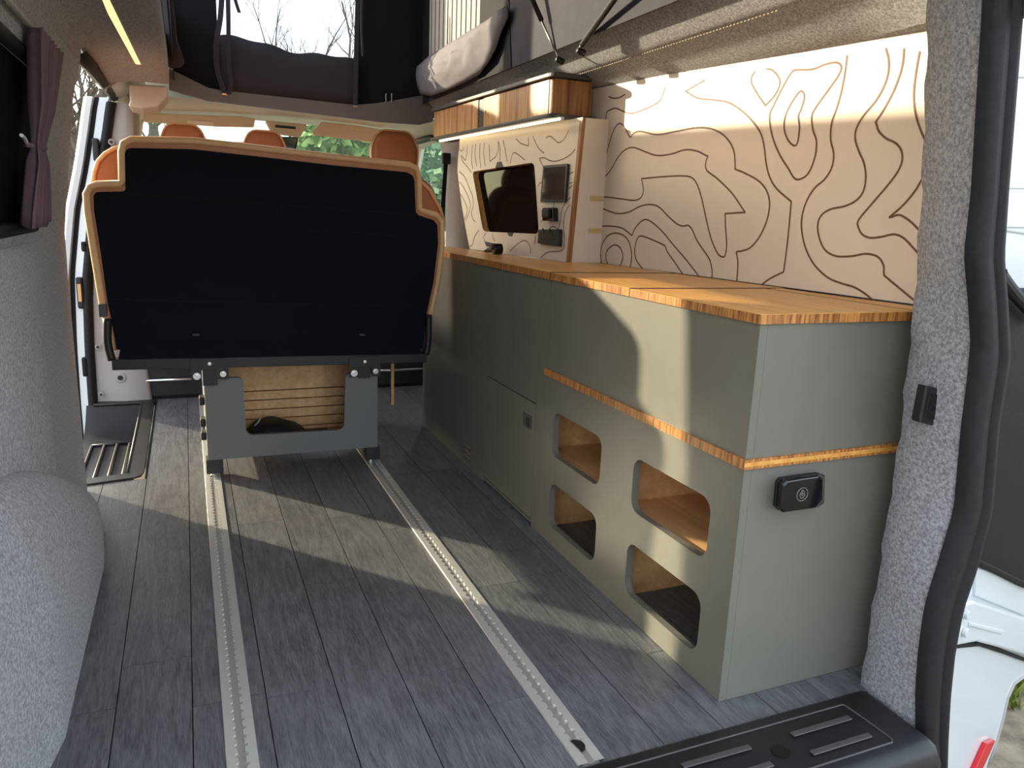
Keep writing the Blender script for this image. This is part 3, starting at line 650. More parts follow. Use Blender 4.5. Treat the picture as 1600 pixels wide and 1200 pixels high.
# ---- storage unit with four openings
sc = thing('storage_cabinet', 'sage grey storage cabinet with four rounded openings and a bamboo waist shelf', 'cabinet', (.2, .45, 0))
holes = [rrect(a, b, c, d, .032) for a, b in ((.085, .380), (.535, .817)) for c, d in ((.058, .193), (.274, .408))]
plate('front_panel', [(0.0, 0.001), (.938, .001), (.938, .503), (0.0, .503)], holes, (0, 0, 0), (0, 1, 0), (0, 0, 1), (1, 0, 0), .018, 'cab_grey', sc)
plate('front_panel', [(0.0, .5225), (.876, .5225), (.876, .781), (0.0, .781)], [], (0, 0, 0), (0, 1, 0), (0, 0, 1), (1, 0, 0), .018, 'cab_grey', sc)
box('end_panel', .0185, .485, 0, .018, .001, .503, 'cab_grey', sc); box('end_panel', .0185, .485, 0, .018, .5225, .781, 'cab_grey', sc)
ws = MB(); ws.slab([(-.006, -.006, .503), (.490, -.006, .503), (.490, .02, .503), (.02, .02, .503), (.02, .888, .503), (-.006, .888, .503)], (0, 0, .0195)); ws.build('waist_shelf', 'bamboo_edge', sc)
MB().slab([(.02, .02, .503), (.46, .02, .503), (.40, .888, .503), (.02, .888, .503)], (0, 0, .0195)).build('deck', 'birch', sc)
strip = MB(); strip.box(-.0066, .490, -.0066, -.0062, .5085, .517); strip.build('edge_core', 'bamboo', sc)
box('shelf', .018, .45, .02, .92, .246, .262, 'birch', sc); box('divider', .018, .45, .452, .467, .0, .246, 'birch', sc); box('divider', .018, .45, .452, .467, .262, .503, 'birch', sc)
MB().slab([(.462, .018, .001), (.405, .93, .001), (.405, .93, .503), (.462, .018, .503)], (.01, 0, 0)).build('back_panel', 'birch', sc); box('side_panel', .018, .405, .922, .937, .001, .503, 'birch', sc)
box('side_panel', .018, .40, .858, .875, .5225, .781, 'birch', sc)
# ---- galley unit with door, vent slots
gc = thing('galley_cabinet', 'tall sage grey galley cabinet with a small square door and vent slots', 'cabinet', (.2, 1.5, 0))
vents = [rrect(1.508, 1.585, z, z + .013, .005, 3) for z in (.028, .049, .070)]
dl, dr, db, dt = .941, 1.358, .020, .400
outer = [(.9385, .001), (.9385, .012), (1.362, .012), (1.362, .001), (1.950, .001), (1.950, .781), (.8775, .781), (.8775, .5225), (.892, .5225), (.892, .503), (.9385, .503)]
plate('front_panel', outer, [[(dl, db), (dr, db), (dr, dt), (dl, dt)]] + vents, (0, 0, 0), (0, 1, 0), (0, 0, 1), (1, 0, 0), .018, 'cab_grey', gc)
plate('front_panel', [(1.9525, .001), (2.16, .001), (2.16, .781), (1.9525, .781)], [], (.001, 0, 0), (0, 1, 0), (0, 0, 1), (1, 0, 0), .018, 'cab_grey', gc)
door = box('door', .0005, .0180, dl + .0032, dr - .0032, db + .0022, dt - .0042, 'cab_grey', gc, .0008, 1)
lp = MB().box(-.003, .002, .966, 1.030, .308, .352).build('latch_plate', 'grey_trim', door, .003); lp['label'] = 'grey push latch plate'
box('latch_button', -.0055, -.002, .976, 1.004, .316, .344, 'black', door, .003)
box('hinge_side', .019, .03, dl, dr + .1, db, dt + .02, 'subfloor', gc)
box('vent_backing', .009, .0175, 1.49, 1.60, .02, .09, 'birch', gc)
box('side_panel', .02, .36, .8785, .894, .525, .781, 'birch', gc); box('side_panel', .02, .20, 2.144, 2.16, .001, .781, 'birch', gc)
# ---- bamboo worktops
def worktop(name, quad, label, z0=.7815, z1=.80):
    """board with end-grain edges"""
    t = thing(name, label, 'worktop', (sum(p[0] for p in quad) / len(quad), sum(p[1] for p in quad) / len(quad), z0), 'bamboo worktop boards')
    MB().slab([(x, y, z1 - .0012) for x, y in quad], (0, 0, .0012)).build('top_face', 'bamboo', t)
    e = MB().slab([(x, y, z0) for x, y in quad], (0, 0, z1 - z0 - .0013)).build('edge_band', 'bamboo_edge', t)
    return t
wx_ = lambda y: wall_x(y) - .002
worktop('worktop_board', [(-.006, -.006), (.395, -.006), (.395, .444), (-.006, .444)], 'bamboo lift-up worktop lid at the open end of the storage cabinet')
worktop('worktop_board', [(.397, -.006), (.484, -.006), (wx_(.444), .444), (.397, .444)], 'narrow bamboo worktop strip between the lift-up lid and the patterned board')
worktop('worktop_board', [(-.006, .447), (wx_(.447), .447), (wx_(.874), .874), (-.006, .874)], 'bamboo worktop board with seams at both ends, above the storage cabinet', z1=.8015)
worktop('worktop_board', [(-.006, .8785), (wx_(.8785), .8785), (wx_(1.31), 1.31), (.262, 1.312), (.245, 1.461), (-.006, 1.461)], 'bamboo worktop board below the wall tablet and power socket', z1=.8030)
worktop('worktop_board', [(-.006, 1.4625), (.245, 1.4625), (.215, 1.75), (.155, 2.28), (.06, 2.28), (.0, 2.16), (-.006, 1.90)], 'bamboo worktop board below the dark window, with the clamp on it', z1=.8030)
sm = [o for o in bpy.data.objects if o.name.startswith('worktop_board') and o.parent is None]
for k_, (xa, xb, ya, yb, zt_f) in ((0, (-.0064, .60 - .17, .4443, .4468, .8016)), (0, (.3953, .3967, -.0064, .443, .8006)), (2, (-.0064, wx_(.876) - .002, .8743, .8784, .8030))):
    box('seam_shadow_strip', xa, xb, ya, yb, .7818, zt_f, 'subfloor', sorted(sm, key=lambda o: o.name)[k_])  # dark strips stand in for the shadow in the gaps between boards
# ---- gas / water panel knob box on the end panel
ou = thing('outlet_box', 'small glossy black outlet box with ring emblem on the cabinet end', 'outlet box', (.147, -.02, .40))
bk = [(0.0784, 0.4714), (0.0853, 0.4786), (0.13, .4796), (0.1797, 0.4796), (0.1994, 0.4722), (0.2078, 0.4125), (0.1921, 0.4046), (0.0922, 0.4099), (0.0794, 0.4209)]
ftp = [(0.0640, 0.4770), (0.0742, 0.4850), (.115, .4866), (0.1553, 0.4870), (0.1683, 0.4784), (0.1751, 0.4338), (0.1588, 0.4169), (0.0760, 0.4172), (.0668, .4260)]
MB().slab([(u, 0, v) for u, v in bk], (0, -.008, 0)).build('back_plate', 'black', ou, .002)
cb = Vector((.145, 0, .442)); cf = Vector((.119, 0, .452))
rings = [[(cb.x + (u - cb.x) * .97, -.008, cb.z + (v - cb.z) * .97) for u, v in bk], [(u, -.030, v) for u, v in ftp], [(cf.x + (u - cf.x) * .95, -.036, cf.z + (v - cf.z) * .94) for u, v in ftp]]
MB().loft(rings, True, True).build('lid', 'black_gloss', ou, bev=.003)
ex, ez, ey = .1165, .4520, -.0364
MB().tube([(ex + .0135 * math.cos(a), ey, ez + .0135 * math.sin(a)) for a in [i * math.pi / 16 for i in range(33)]], .00042, 5).build('ring_emblem', 'grey_plastic', ou)
dp = smooth_line([Vector((ex + a, ey, ez + b)) for a, b in ((0, .0085), (.0055, .001), (.0045, -.0055), (0, -.0078), (-.0045, -.0055), (-.0055, .001))], 4, True)
MB().tube(dp + [dp[0]], .00042, 5).build('drop_emblem', 'grey_plastic', ou)
MB().tube([(ex + a, ey, ez + b) for a, b in ((0, .004), (.0025, 0), (0, -.0035), (-.0025, 0), (0, .004))], .0004, 5).build('drop_emblem', 'grey_plastic', ou)

# ================================================================ PATTERNED BOARDS
rn = Vector((-1, -.073, 0)).normalized(); rp = Vector((wall_x(1.35), 1.35, .8))
def zb(x, y): return atp(880 + x * .366667, 60 + y * .366667, rp, rn)
rb_ = thing('patterned_wall_board', 'large cream wall board with carved brown contour lines behind the worktop', 'wall panel', (.44, .7, .8))
tp0, tp1, tp2 = zb(100, 262), zb(1400, 40), zb(1555, 62)
ztop = lambda y: 1.385 - .04 * (1.3 - y) / 1.3
q = [(wall_x(-.02), -.02, .8035), (wall_x(1.42), 1.42, .8035), (wall_x(1.42), 1.42, 1.40), (wall_x(-.02), -.02, 1.375)]
MB().slab(q, rn * -.009).build('board', 'board', rb_)
lines = [
 ([(435,205),(425,240),(410,268),(370,292),(320,312),(285,320),(250,308),(225,298),(200,305),(185,320),(178,380),(165,450),(150,520),(120,565),(95,590)],0),
 ([(195,248),(215,255),(240,252),(265,238)],0), ([(108,370),(105,430),(98,475),(88,497)],0),
 ([(97,635),(130,600),(160,560),(185,490),(205,420),(225,375),(243,363),(262,378),(285,420),(300,405),(330,396),(400,410),(480,397),(560,382),(620,383),(670,402),(705,435),(728,480),(733,540),(733,556),(745,562),(770,572),(830,605),(865,645),(880,700),(870,770),(840,840),(800,890),(765,905),(745,908),(738,912),(741,925),(745,960),(740,1040)],0),
 ([(98,648),(150,615),(200,565),(235,505),(265,475),(300,465),(350,483),(400,499),(460,493),(520,475),(570,480),(605,497),(617,503),(612,515),(607,540),(615,565),(660,600),(720,660),(768,730),(775,741),(762,742),(702,746),(690,748),(691,760),(692,800),(697,880),(690,925),(675,930),(655,910),(630,850),(610,770),(590,680),(570,620),(545,592),(500,586),(420,590),(345,597),(335,598),(337,612),(342,650),(330,680),(300,690),(240,683),(170,675),(130,680),(103,695)],0),
 ([(103,725),(115,712),(140,712),(180,730),(230,746),(280,740),(330,715),(375,708),(410,720),(450,760),(485,790),(510,800),(533,797),(550,815),(570,860),(600,905),(625,945),(635,990),(633,1030)],0),
 ([(148,965),(142,880),(140,820),(155,803),(200,800),(250,808),(285,833),(292,839),(297,830),(310,805),(340,775),(370,778),(420,820),(470,880),(530,950),(585,1022)],0),
 ([(165,968),(160,910),(170,870),(195,838),(230,830),(265,845),(285,880),(292,930),(285,982)],0),
 ([(205,972),(190,960),(182,930),(190,900),(220,880),(245,895),(255,930),(245,965),(235,974)],0),
 ([(345,988),(315,950),(305,910),(312,865),(330,842),(380,858),(428,880),(435,886),(445,910),(480,960),(515,1012)],0),
 ([(605,178),(565,200),(530,221),(523,226),(532,231),(575,255),(640,262),(700,272),(750,300),(800,345),(840,400),(857,460),(865,530),(880,590),(910,640),(965,689),(972,696),(971,710),(965,780),(955,880),(942,980),(937,996),(925,1002),(880,1025),(840,1055)],0),
 ([(820,140),(803,165),(805,195),(830,240),(858,280),(862,286),(868,280),(900,245),(922,200),(918,165),(890,135),(865,130)],0),
 ([(990,135),(1060,132),(1120,110),(1165,103),(1185,120),(1175,155),(1130,220),(1080,290),(1060,330),(1065,390),(1080,440),(1072,510),(1045,575),(1010,600),(985,595),(960,555),(920,490),(890,410),(880,330),(900,280),(940,200),(970,150)],1),
 ([(1018,225),(1028,250),(1015,300),(1003,330),(1007,380),(1000,440),(985,457),(960,435),(943,390),(945,340),(965,290),(1000,235)],1),
 ([(1210,72),(1202,140),(1185,230),(1165,300),(1145,360),(1140,430),(1153,490),(1145,550),(1115,600),(1070,640),(1035,700),(1017,770),(1020,840),(1040,910),(1075,970),(1130,1020),(1190,1045),(1240,1060),(1290,1090),(1320,1117)],0),
 ([(1375,42),(1387,90),(1385,150),(1365,210),(1330,270),(1280,330),(1250,385),(1245,430),(1260,480),(1282,530),(1290,590),(1280,650),(1250,690),(1200,715),(1140,728),(1100,755),(1085,800),(1095,860),(1120,905),(1165,928),(1230,928),(1290,918),(1340,930),(1365,965),(1367,1000),(1369,1010),(1378,1018),(1410,1045),(1497,1117)],0),
 ([(1453,42),(1445,120),(1415,210),(1375,290),(1338,348),(1333,357),(1337,370),(1345,395),(1375,425),(1415,445),(1440,475),(1445,520),(1425,570),(1380,630),(1320,700),(1262,770),(1257,800),(1275,835),(1310,850),(1360,845),(1410,835),(1450,850),(1490,890),(1530,935)],0),
 ([(1520,55),(1505,140),(1495,230),(1500,310),(1520,380),(1550,450)],0),
 ([(1560,560),(1530,600),(1500,650),(1450,710),(1397,757),(1390,762),(1400,761),(1435,753),(1480,780),(1530,830)],0)]
for pts, c in lines: ribbon('contour_groove', smooth_line([zb(*p) for p in pts], 5, bool(c)), rn, .0050, 'groove', rb_, closed=bool(c))
# ---- window board, standing proud, with cut-out
fn = Vector((-1, -.09, .05)).normalized(); FV = Vector((.05, 0, 1)); fp0 = Vector((.265, 1.313, .8))
def zf(x, y): return atp(700 + x * .18336, 200 + y * .18336, fp0, fn)
FU = Vector((-.09, 1, 0)).normalized()
def uv(p):
    d = p - fp0; d = d - FV * d.z; return (d.dot(FU), (p - fp0).z)
fb = thing('window_board', 'cream board with contour lines framing the dark kitchen window', 'wall panel', (.21, 1.8, .8))
outl = [uv(zf(1036, 1143)), uv(zf(1128, 0))]
zt_ = 1.287 - .8
outer = [(0, .001), (.02, zt_), (.72, zt_), (.80, .36), (.80, .22), (.76, .10), (.70, .001)]
lf = [uv(zf(*p)) for p in ((95, 165), (85, 260), (80, 370), (95, 500), (120, 680), (150, 850), (185, 1020))]
outer = [(0, .0035)] + [(lf[-1][0], .0035)] + lf[::-1][1:] + [(lf[0][0], zt_), (0.0, zt_)]
wc = [uv(zf(*p)) for p in ((775, 903), (735, 292), (208, 372), (300, 882))]
whole = rpoly(wc, .028)
plate('board', outer, [whole], fp0, FU, FV, -fn, .012, 'board', fb)
# rim of the cut-out in bare ply and wooden end post
rim = MB(); k = len(whole); o3 = [fp0 + FU * a + FV * b for a, b in whole]
rim.loft([[p + fn * .0005 for p in o3] + [o3[0] + fn * .0005], [p - fn * .028 for p in o3] + [o3[0] - fn * .028]], closed=False)
rim.build('window_reveal', 'bamboo', fb)
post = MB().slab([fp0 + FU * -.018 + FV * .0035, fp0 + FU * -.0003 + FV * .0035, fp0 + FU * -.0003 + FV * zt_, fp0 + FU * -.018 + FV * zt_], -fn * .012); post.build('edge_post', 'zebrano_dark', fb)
# return side from the post back to the rear board
ra, rb2 = fp0 + FU * -.016 - fn * .012, Vector((wall_x(1.30), 1.30, .8))
MB().slab([ra + Vector((0, 0, .0035)), rb2 + Vector((0, 0, .0035)), rb2 + Vector((0, 0, zt_)), ra + FV * zt_], (0, .01, 0)).build('return_side', 'board', fb)
rdir = (rb2 - ra).normalized(); rnn = Vector((rdir.y, -rdir.x, 0))
for z in (.215, .105):
    a = .06; MB().slab([ra + rdir * a + Vector((0, 0, z)) + rnn * .0004, ra + rdir * (a + .06) + Vector((0, 0, z)) + rnn * .0004, ra + rdir * (a + .06) + Vector((0, 0, z + .018)) + rnn * .0004, ra + rdir * a + Vector((0, 0, z + .018)) + rnn * .0004], rnn * .0008).build('tape_tab', 'tape', fb)
fl_ = [[(95,170),(110,195),(125,190),(135,165)],[(165,155),(160,220),(150,275),(135,260),(115,235),(125,280),(165,330),(200,380)],[(210,140),(205,200),(200,280),(210,330),(213,350)],[(240,135),(230,220),(245,330)],[(275,130),(270,230),(280,340)],[(310,125),(305,220),(320,330)],[(350,140),(356,270),(361,284),(372,272),(410,240),(430,180),(425,110)],[(435,115),(445,200),(440,280)],[(470,105),(490,200),(505,290)],[(530,305),(545,240),(565,210),(610,235),(655,275)],[(580,90),(620,130),(675,149),(687,150),(687,138),(685,80)],[(725,70),(750,130),(780,180),(820,215)],[(835,85),(870,70),(910,100),(945,125),(990,95),(1030,20)],[(1085,180),(1040,230),(980,265),(920,283),(870,278),(820,255),(788,258),(780,263),(786,276),(812,330)],[(95,370),(130,400),(160,450),(185,520),(210,580),(215,660),(200,720),(215,780),(235,800)],[(95,460),(130,500),(170,580),(190,650),(180,720),(150,790)],[(105,560),(140,620),(165,700),(140,780)],[(265,870),(230,920),(210,990),(188,1010)],[(325,895),(305,940),(340,1030)],[(380,905),(385,940),(400,965)],[(530,1050),(580,1000),(640,960),(680,975),(705,1030),(700,1070)],[(740,915),(745,950),(740,985)],[(790,1105),(850,1060),(950,1050),(985,1030),(995,970),(990,900),(985,820),(1000,720),(1040,650)],[(940,860),(960,790),(970,700),(1000,640),(1045,590)],[(865,855),(895,840),(940,860)],[(790,800),(830,760),(890,700),(905,635)],[(762,500),(785,470),(805,465)],[(795,640),(810,600)],[(1035,390),(1070,375)],[(1035,475),(1060,462)],[(1030,515),(1060,490)]]
for pts in fl_: ribbon('contour_groove', smooth_line([zf(*p) for p in pts], 5), fn, .0038, 'groove', fb)
# dark window behind the cut-out
w5 = sgroup('window_5', fp0 + FU * .45)
def fpt(u, v, d=0.0): return fp0 + FU * u + FV * v + fn * d
us = [a for a, b in wc]; vs_ = [b for a, b in wc]
MB().slab([fpt(min(us) - .03, min(vs_) - .03, -.026), fpt(max(us) + .03, min(vs_) - .03, -.026), fpt(max(us) + .03, max(vs_) + .03, -.026), fpt(min(us) - .03, max(vs_) + .03, -.026)], fn * -.006).build('pane', 'glass_dark', w5)
for pix in (((402, 345), (420, 288), (455, 284), (478, 338)), ((500, 888), (560, 892), (545, 926), (520, 922))):
    MB().slab([zf(*p) + fn * .002 for p in pix], fn * -.026).build('catch', 'black', w5, .003)
# ---- devices on the board
def device(name, pix, th, label, cat, m, r=.006):
    c = [uv(zf(*p)) for p in pix]; t = thing(name, label, cat, fpt(sum(a for a, b in c) / 4, min(b for a, b in c)))
    MB().slab([fpt(a, b, .0005) for a, b in rpoly(c, r, 4)], fn * th).build('body', m, t, .0015, 2)
    return t, c
def inset(c, k, off=(0, 0)):
    cu = sum(a for a, b in c) / len(c); cv = sum(b for a, b in c) / len(c); return [(cu + (a - cu) * k + off[0], cv + (b - cv) * k + off[1]) for a, b in c]
tb, c = device('wall_tablet', ((830, 322), (1040, 305), (1017, 634), (805, 630)), .010, 'black tablet with blank reflecting screen fixed to the window board', 'tablet', 'black')
MB().slab([fpt(a, b, .0107) for a, b in inset(c, .86)], fn * .0006).build('screen', 'screen', tb)
sw, c = device('phone_dock', ((850, 684), (938, 680), (940, 798), (848, 795)), .022, 'small black wall dock below the tablet', 'dock', 'black_gloss', .004)
MB().slab([fpt(a, b, .0228) for a, b in inset(c, .62, (0, .003))], fn * .012).build('cradle', 'black', sw, .003)
skt, c = device('power_socket', ((798, 868), (978, 864), (974, 1012), (790, 985)), .014, 'dark grey double power socket on the window board above the worktop', 'socket', 'black', .004)
cu = sum(a for a, b in c) / 4; cv = sum(b for a, b in c) / 4; du = (c[0][0] - c[1][0]) / 2
for s in (-.5, .35):
    for (a, b, w, h) in ((0, .020, .0035, .008), (-.010, .0, .006, .003), (.010, 0, .006, .003)):
        u, v = cu - s * du + a, cv + b - .008; MB().slab([fpt(u - w / 2, v - h / 2, .0147), fpt(u + w / 2, v - h / 2, .0147), fpt(u + w / 2, v + h / 2, .0147), fpt(u - w / 2, v + h / 2, .0147)], fn * .0006).build('pin_slot', 'black_gloss', skt)
for s in (-.55, .1):
    u, v = cu - s * du, cv + .024; MB().slab([fpt(u - .004, v - .006, .0147), fpt(u + .004, v - .006, .0147), fpt(u + .004, v + .006, .0147), fpt(u - .004, v + .006, .0147)], fn * .003).build('rocker_switch', 'black', skt, .001)
# ---- clamp lying on the worktop
cl0 = Vector((.158, 1.735, .8032)); kl = thing('spring_clamp', 'black plastic spring clamp lying on the bamboo worktop under the dark window', 'clamp', cl0)
cu_ = lambda x, y, z: Vector((cl0.x + x, cl0.y + y, .8035 + z))
MB().tube([cu_(-.005, -.045, .022), cu_(-.005, -.01, .020), cu_(-.005, .06, .010), cu_(-.005, .085, .006)], [.016, .014, .008, .004], 8).build('arm', 'black', kl, smooth=True)
MB().tube([cu_(.0, -.045, .022), cu_(.0, .0, .030), cu_(-.005, .05, .036), cu_(-.005, .075, .042)], [.016, .012, .008, .004], 8).build('arm', 'black', kl, smooth=True)
MB().cyl(cu_(-.02, -.045, .022), (1, 0, 0), .0215, .035, 18).build('spring_hub', 'black_gloss', kl, .003)
MB().tube([cu_(.02, -.02, .010), cu_(.02, .02, .008), cu_(.015, .05, .005)], .0045, 8).build('spring_wire', 'steel', kl)

# ================================================================ OVERHEAD CABINET
oh = thing('overhead_cabinet', 'wall-hung overhead cabinet with striped wooden doors and grey rounded trims', 'cabinet', (.30, 1.95, 1.29))
ox = lambda y: .222 - .055 * (y - 1.40)
yN, yF = 1.40, 2.56
def ohp(y, d, z): return Vector((ox(y) + d, y, z))
def ohslab(y0, y1, d, z0, z1, th): return MB().slab([ohp(y0, d, z0), ohp(y1, d, z0), ohp(y1, d, z1), ohp(y0, d, z1)], (th, 0, 0))
zA, zB = 1.305, 1.418
def trim(z0, z1, out, name):
    q = rpoly([(ox(yF) - out, yF + .01), (ox(yN) - out, yN - .03), (.388, yN - .02), (.388, 1.42), (.33, 1.50), (.255, yF + .01)], [0, .05, .006, 0, 0, 0], 7)
    return MB().slab([(x, y, z0) for x, y in q], (0, 0, z1 - z0)).build(name, 'grey_trim', oh, .003, 2)
trim(1.288, 1.302, .016, 'bottom_trim'); trim(1.421, 1.436, .012, 'top_trim')
ohslab(1.425, 1.975, 0, zA, zB, .015).build('sliding_door', 'zebrano', oh); ohslab(2.035, yF, 0, zA, zB, .015).build('sliding_door', 'zebrano', oh)
ohslab(1.9755, 2.0345, .003, zA, zB, .012).build('door_gap', 'black', oh)
MB().cyl(ohp(1.96, -.0005, 1.362), (1, 0, 0), .007, .004, 14).build('finger_hole', 'black', oh)
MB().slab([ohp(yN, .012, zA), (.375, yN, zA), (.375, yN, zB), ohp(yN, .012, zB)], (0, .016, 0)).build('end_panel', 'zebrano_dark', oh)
rc = MB(); rows = []
for i in range(6):
    a = math.pi / 2 * i / 5; rows.append([(ox(1.4) + .014 - .013 * math.sin(a), 1.424 - .024 * math.cos(a), zA), (ox(1.4) + .014 - .013 * math.sin(a), 1.424 - .024 * math.cos(a), zB)])
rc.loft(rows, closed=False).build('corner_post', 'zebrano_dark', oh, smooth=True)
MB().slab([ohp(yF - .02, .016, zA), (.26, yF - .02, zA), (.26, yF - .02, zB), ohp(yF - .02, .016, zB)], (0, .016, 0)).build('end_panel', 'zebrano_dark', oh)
l2 = thing('led_strip_light', 'thin glowing led strip under the overhead cabinet', 'led strip', (.27, 1.9, 1.28))
la, lb = at(888, 192, 'Z', 1.279), at(702, 229, 'Z', 1.279)
la = Vector((.240, 1.36, 1.280)); lb = Vector((.170, 2.50, 1.280))
MB().slab([la + Vector((-.004, 0, 0)), la + Vector((.004, 0, 0)), lb + Vector((.004, 0, 0)), lb + Vector((-.004, 0, 0))], (0, 0, .0075)).build('diffuser', 'led_white', l2)
MB().cyl(la + Vector((0, -.012, -.004)), (0, 0, 1), .006, .012, 12).build('end_cap', 'white_plastic', l2)
# ================================================================ REAR BENCH SEAT
Y0 = 1.70
bs = thing('bench_seat', 'black-backed bench seat with tan leather edges standing on the floor rails', 'bench seat', (-.65, 1.95, 0))
def seat_poly(pix, Y): return [at(x, y, 'Y', Y) for x, y in pix]
S_OUT = [(176, 548), (166, 500), (160, 474), (148, 400), (137, 330), (135, 303), (141, 292), (152, 288), (188, 287), (191, 282), (190, 236), (193, 224), (205, 218), (300, 220), (400, 231), (520, 245), (640, 258), (651, 264), (654, 276), (655, 326), (660, 330), (682, 336), (690, 346), (691, 380), (684, 440), (672, 495), (667, 548)]
S_IN = [(182, 546), (174, 500), (168, 474), (158, 400), (147, 330), (146, 306), (150, 300), (193, 299), (196, 296), (195, 240), (198, 233), (206, 231), (300, 233), (400, 244), (520, 258), (636, 269), (645, 274), (648, 282), (650, 331), (654, 336), (678, 344), (684, 352), (685, 380), (678, 440), (666, 495), (662, 546)]
o2 = seat_poly(S_OUT, Y0)
MB().slab(o2, (0, .13, 0)).build('back_cushion', 'tan', bs, .014, 3, smooth=False)
# pale welt around the rear edge
MB().tube(seat_poly([((a[0] + b[0]) / 2, (a[1] + b[1]) / 2) for a, b in zip(S_OUT, S_IN)] if len(S_OUT) == len(S_IN) else S_OUT, Y0 + .004)[:], .0115, 8).build('piping', 'tan_light', bs, smooth=True)
i2 = seat_poly(S_IN, Y0 - .004)
MB().slab(i2, (0, .012, 0)).build('back_panel', 'fabric_dark', bs, .003)
for a, b in (((196, 302), (650, 336)), ((150, 308), (193, 307)), ((440, 316), (441, 356)), ((445, 357), (682, 372)), ((170, 468), (660, 480))):
    p, q_ = at(*a, 'Y', Y0 - .0045), at(*b, 'Y', Y0 - .0045); MB().tube([p, q_], .0018, 6).build('seam', 'canvas', bs)
bolL = [(145, 292), (147, 270), (153, 252), (164, 240), (178, 232), (196, 228), (196, 292)]; bolR = [(648, 283), (660, 286), (672, 297), (680, 312), (688, 326), (693, 345), (648, 345)]
for bol, Yb in ((bolL, 1.86), (bolR, 1.90)):
    q_ = seat_poly(bol, Yb); bo = MB().slab(q_, (0, .10, 0)).build('side_bolster', 'tan', bs, .012, 3)
    MB().tube(seat_poly(bol[:-1], Yb - .001), .007, 8).build('bolster_piping', 'tan_light', bo, smooth=True)
sc_ = MB().slab([(-1.18, 1.74, .43), (-.14, 1.74, .415), (-.14, 2.28, .415), (-1.18, 2.28, .43)], (0, 0, .12)); sc_.build('seat_cushion', 'tan', bs, .03, 3)
bl, br = at(174, 562, 'Y', 1.665), at(667, 553, 'Y', 1.665)
MB().slab([bl, br, br + Vector((0, 0, -.034)), bl + Vector((0, 0, -.036))], (0, .035, 0)).build('frame_bar', 'black_metal', bs, .002)
MB().slab([bl + Vector((.0, .04, 0)), br + Vector((0, .04, 0)), br + Vector((0, .60, 0)), bl + Vector((0, .60, 0))], (0, 0, -.02)).build('frame_deck', 'black_metal', bs)
MB().slab([bl + Vector((.02, .005, 0)), br + Vector((-.02, .005, 0)), br + Vector((-.03, .03, .045)), bl + Vector((.03, .03, .05))], (0, .03, 0)).build('hinge_channel', 'fabric_dark', bs)
for px in ((168, 498), (670, 492)):
    s = 1 if px[0] < 400 else -1
    pa = at(*px, 'Y', 1.68); pb = at(168 if s > 0 else 669, 535, 'Y', 1.68); pc = bl if s > 0 else br
    mb = MB(); pth = [pa, pb, pc + Vector((0, .015, -.005))]; mb.tube(smooth_line(pth, 4), .013, 8); mb.build('side_arm', 'black_metal', bs, smooth=True)
p = at(161, 484, 'Y', 1.68); MB().box(p.x - .012, p.x + .012, 1.665, 1.69, p.z - .022, p.z + .02).build('belt_buckle', 'grey_trim', bs, .003)
for px in (306, 566): 
    p = at(px, 523, 'Y', 1.694); MB().box(p.x - .012, p.x + .012, 1.688, 1.70, p.z - .005, p.z + .005).build('release_tab', 'black_metal', bs, .002)
# pedestal box with a U-shaped front, slatted inside
u0, u1, v0, v1 = -.925, -.318, .067, .362
outer = rpoly([(u0, v0), (u1, v0 - .002), (u1, v1 - .004), (-.437, v1 - .002), (-.445, .143), (-.794, .148), (-.797, v1), (u0, v1)], [.002, .002, .004, .022, .03, .03, .022, .004])
plate('pedestal_front', outer, [], (0, 1.680, 0), (1, 0, 0), (0, 0, 1), (0, 1, 0), .016, 'bed_grey', bs)
box('pedestal_side', u0, u0 + .015, 1.697, 2.28, v0, .37, 'bed_grey', bs); box('pedestal_side', u1 - .015, u1, 1.697, 2.28, v0, .36, 'bed_grey', bs)
box('pedestal_floor', u0 + .015, u1 - .015, 1.697, 1.945, .068, .082, 'birch', bs)
box('pedestal_back', u0 + .015, u1 - .015, 1.946, 1.956, .083, .40, 'black', bs)
zz = [.083, .100, .138, .176, .214, .251, .40]
for a, b in zip(zz, zz[1:]): box('back_slat', u0 + .016, u1 - .016, 1.930, 1.945, a + .002, b - .002, 'birch', bs, .001, 1)
box('back_slat', -.21, -.198, 1.9, 1.915, .17, .40, 'birch', bs)
for xc, w in ((-.902, .03), (-.332, .027)):
    for y in (1.684, 2.20):
        ft = box('foot', xc - w, xc + w * .9, y, y + .06, .0135, v0 - .0015, 'black_metal', bs, .002)
        MB().cyl((xc - .008, y + .012, .0046), (0, 0, 1), .008, .012, 12).build('rail_bolt', 'steel', ft)
for xl, xr, zt in ((-.965, -.845, .438), (-.428, -.312, .424)):
    b_ = plate('bracket', [(xl, zt - .075), (xl + .030, zt - .075), (xl + .034, zt - .04), (xr - .034, zt - .04), (xr - .030, zt - .075), (xr, zt - .075), (xr, zt), (xl, zt)], [], (0, 1.662, 0), (1, 0, 0), (0, 0, 1), (0, -1, 0), .005, 'black_metal', bs)
    for u, v, r in ((xl + .018, zt - .060, .0125), (xr - .018, zt - .056, .0105), ((xl + xr) / 2, zt - .018, .006)):
        MB().cyl((u, 1.6575, v), (0, -1, 0), r, .002, 16).build('washer', 'steel', b_); MB().cyl((u, 1.6555, v), (0, -1, 0), r * .6, .006, 6).build('bolt', 'steel', b_)
    box('bracket_tongue', xl + .036, xr - .036, 1.664, 1.679, v1 - .02, zt - .042, 'black_metal', bs)
for z in (.12, .17, .25):
    box('side_catch', u0 - .018, u0 - .0005, 1.75, 1.80, z, z + .03, 'black_metal', bs, .004)
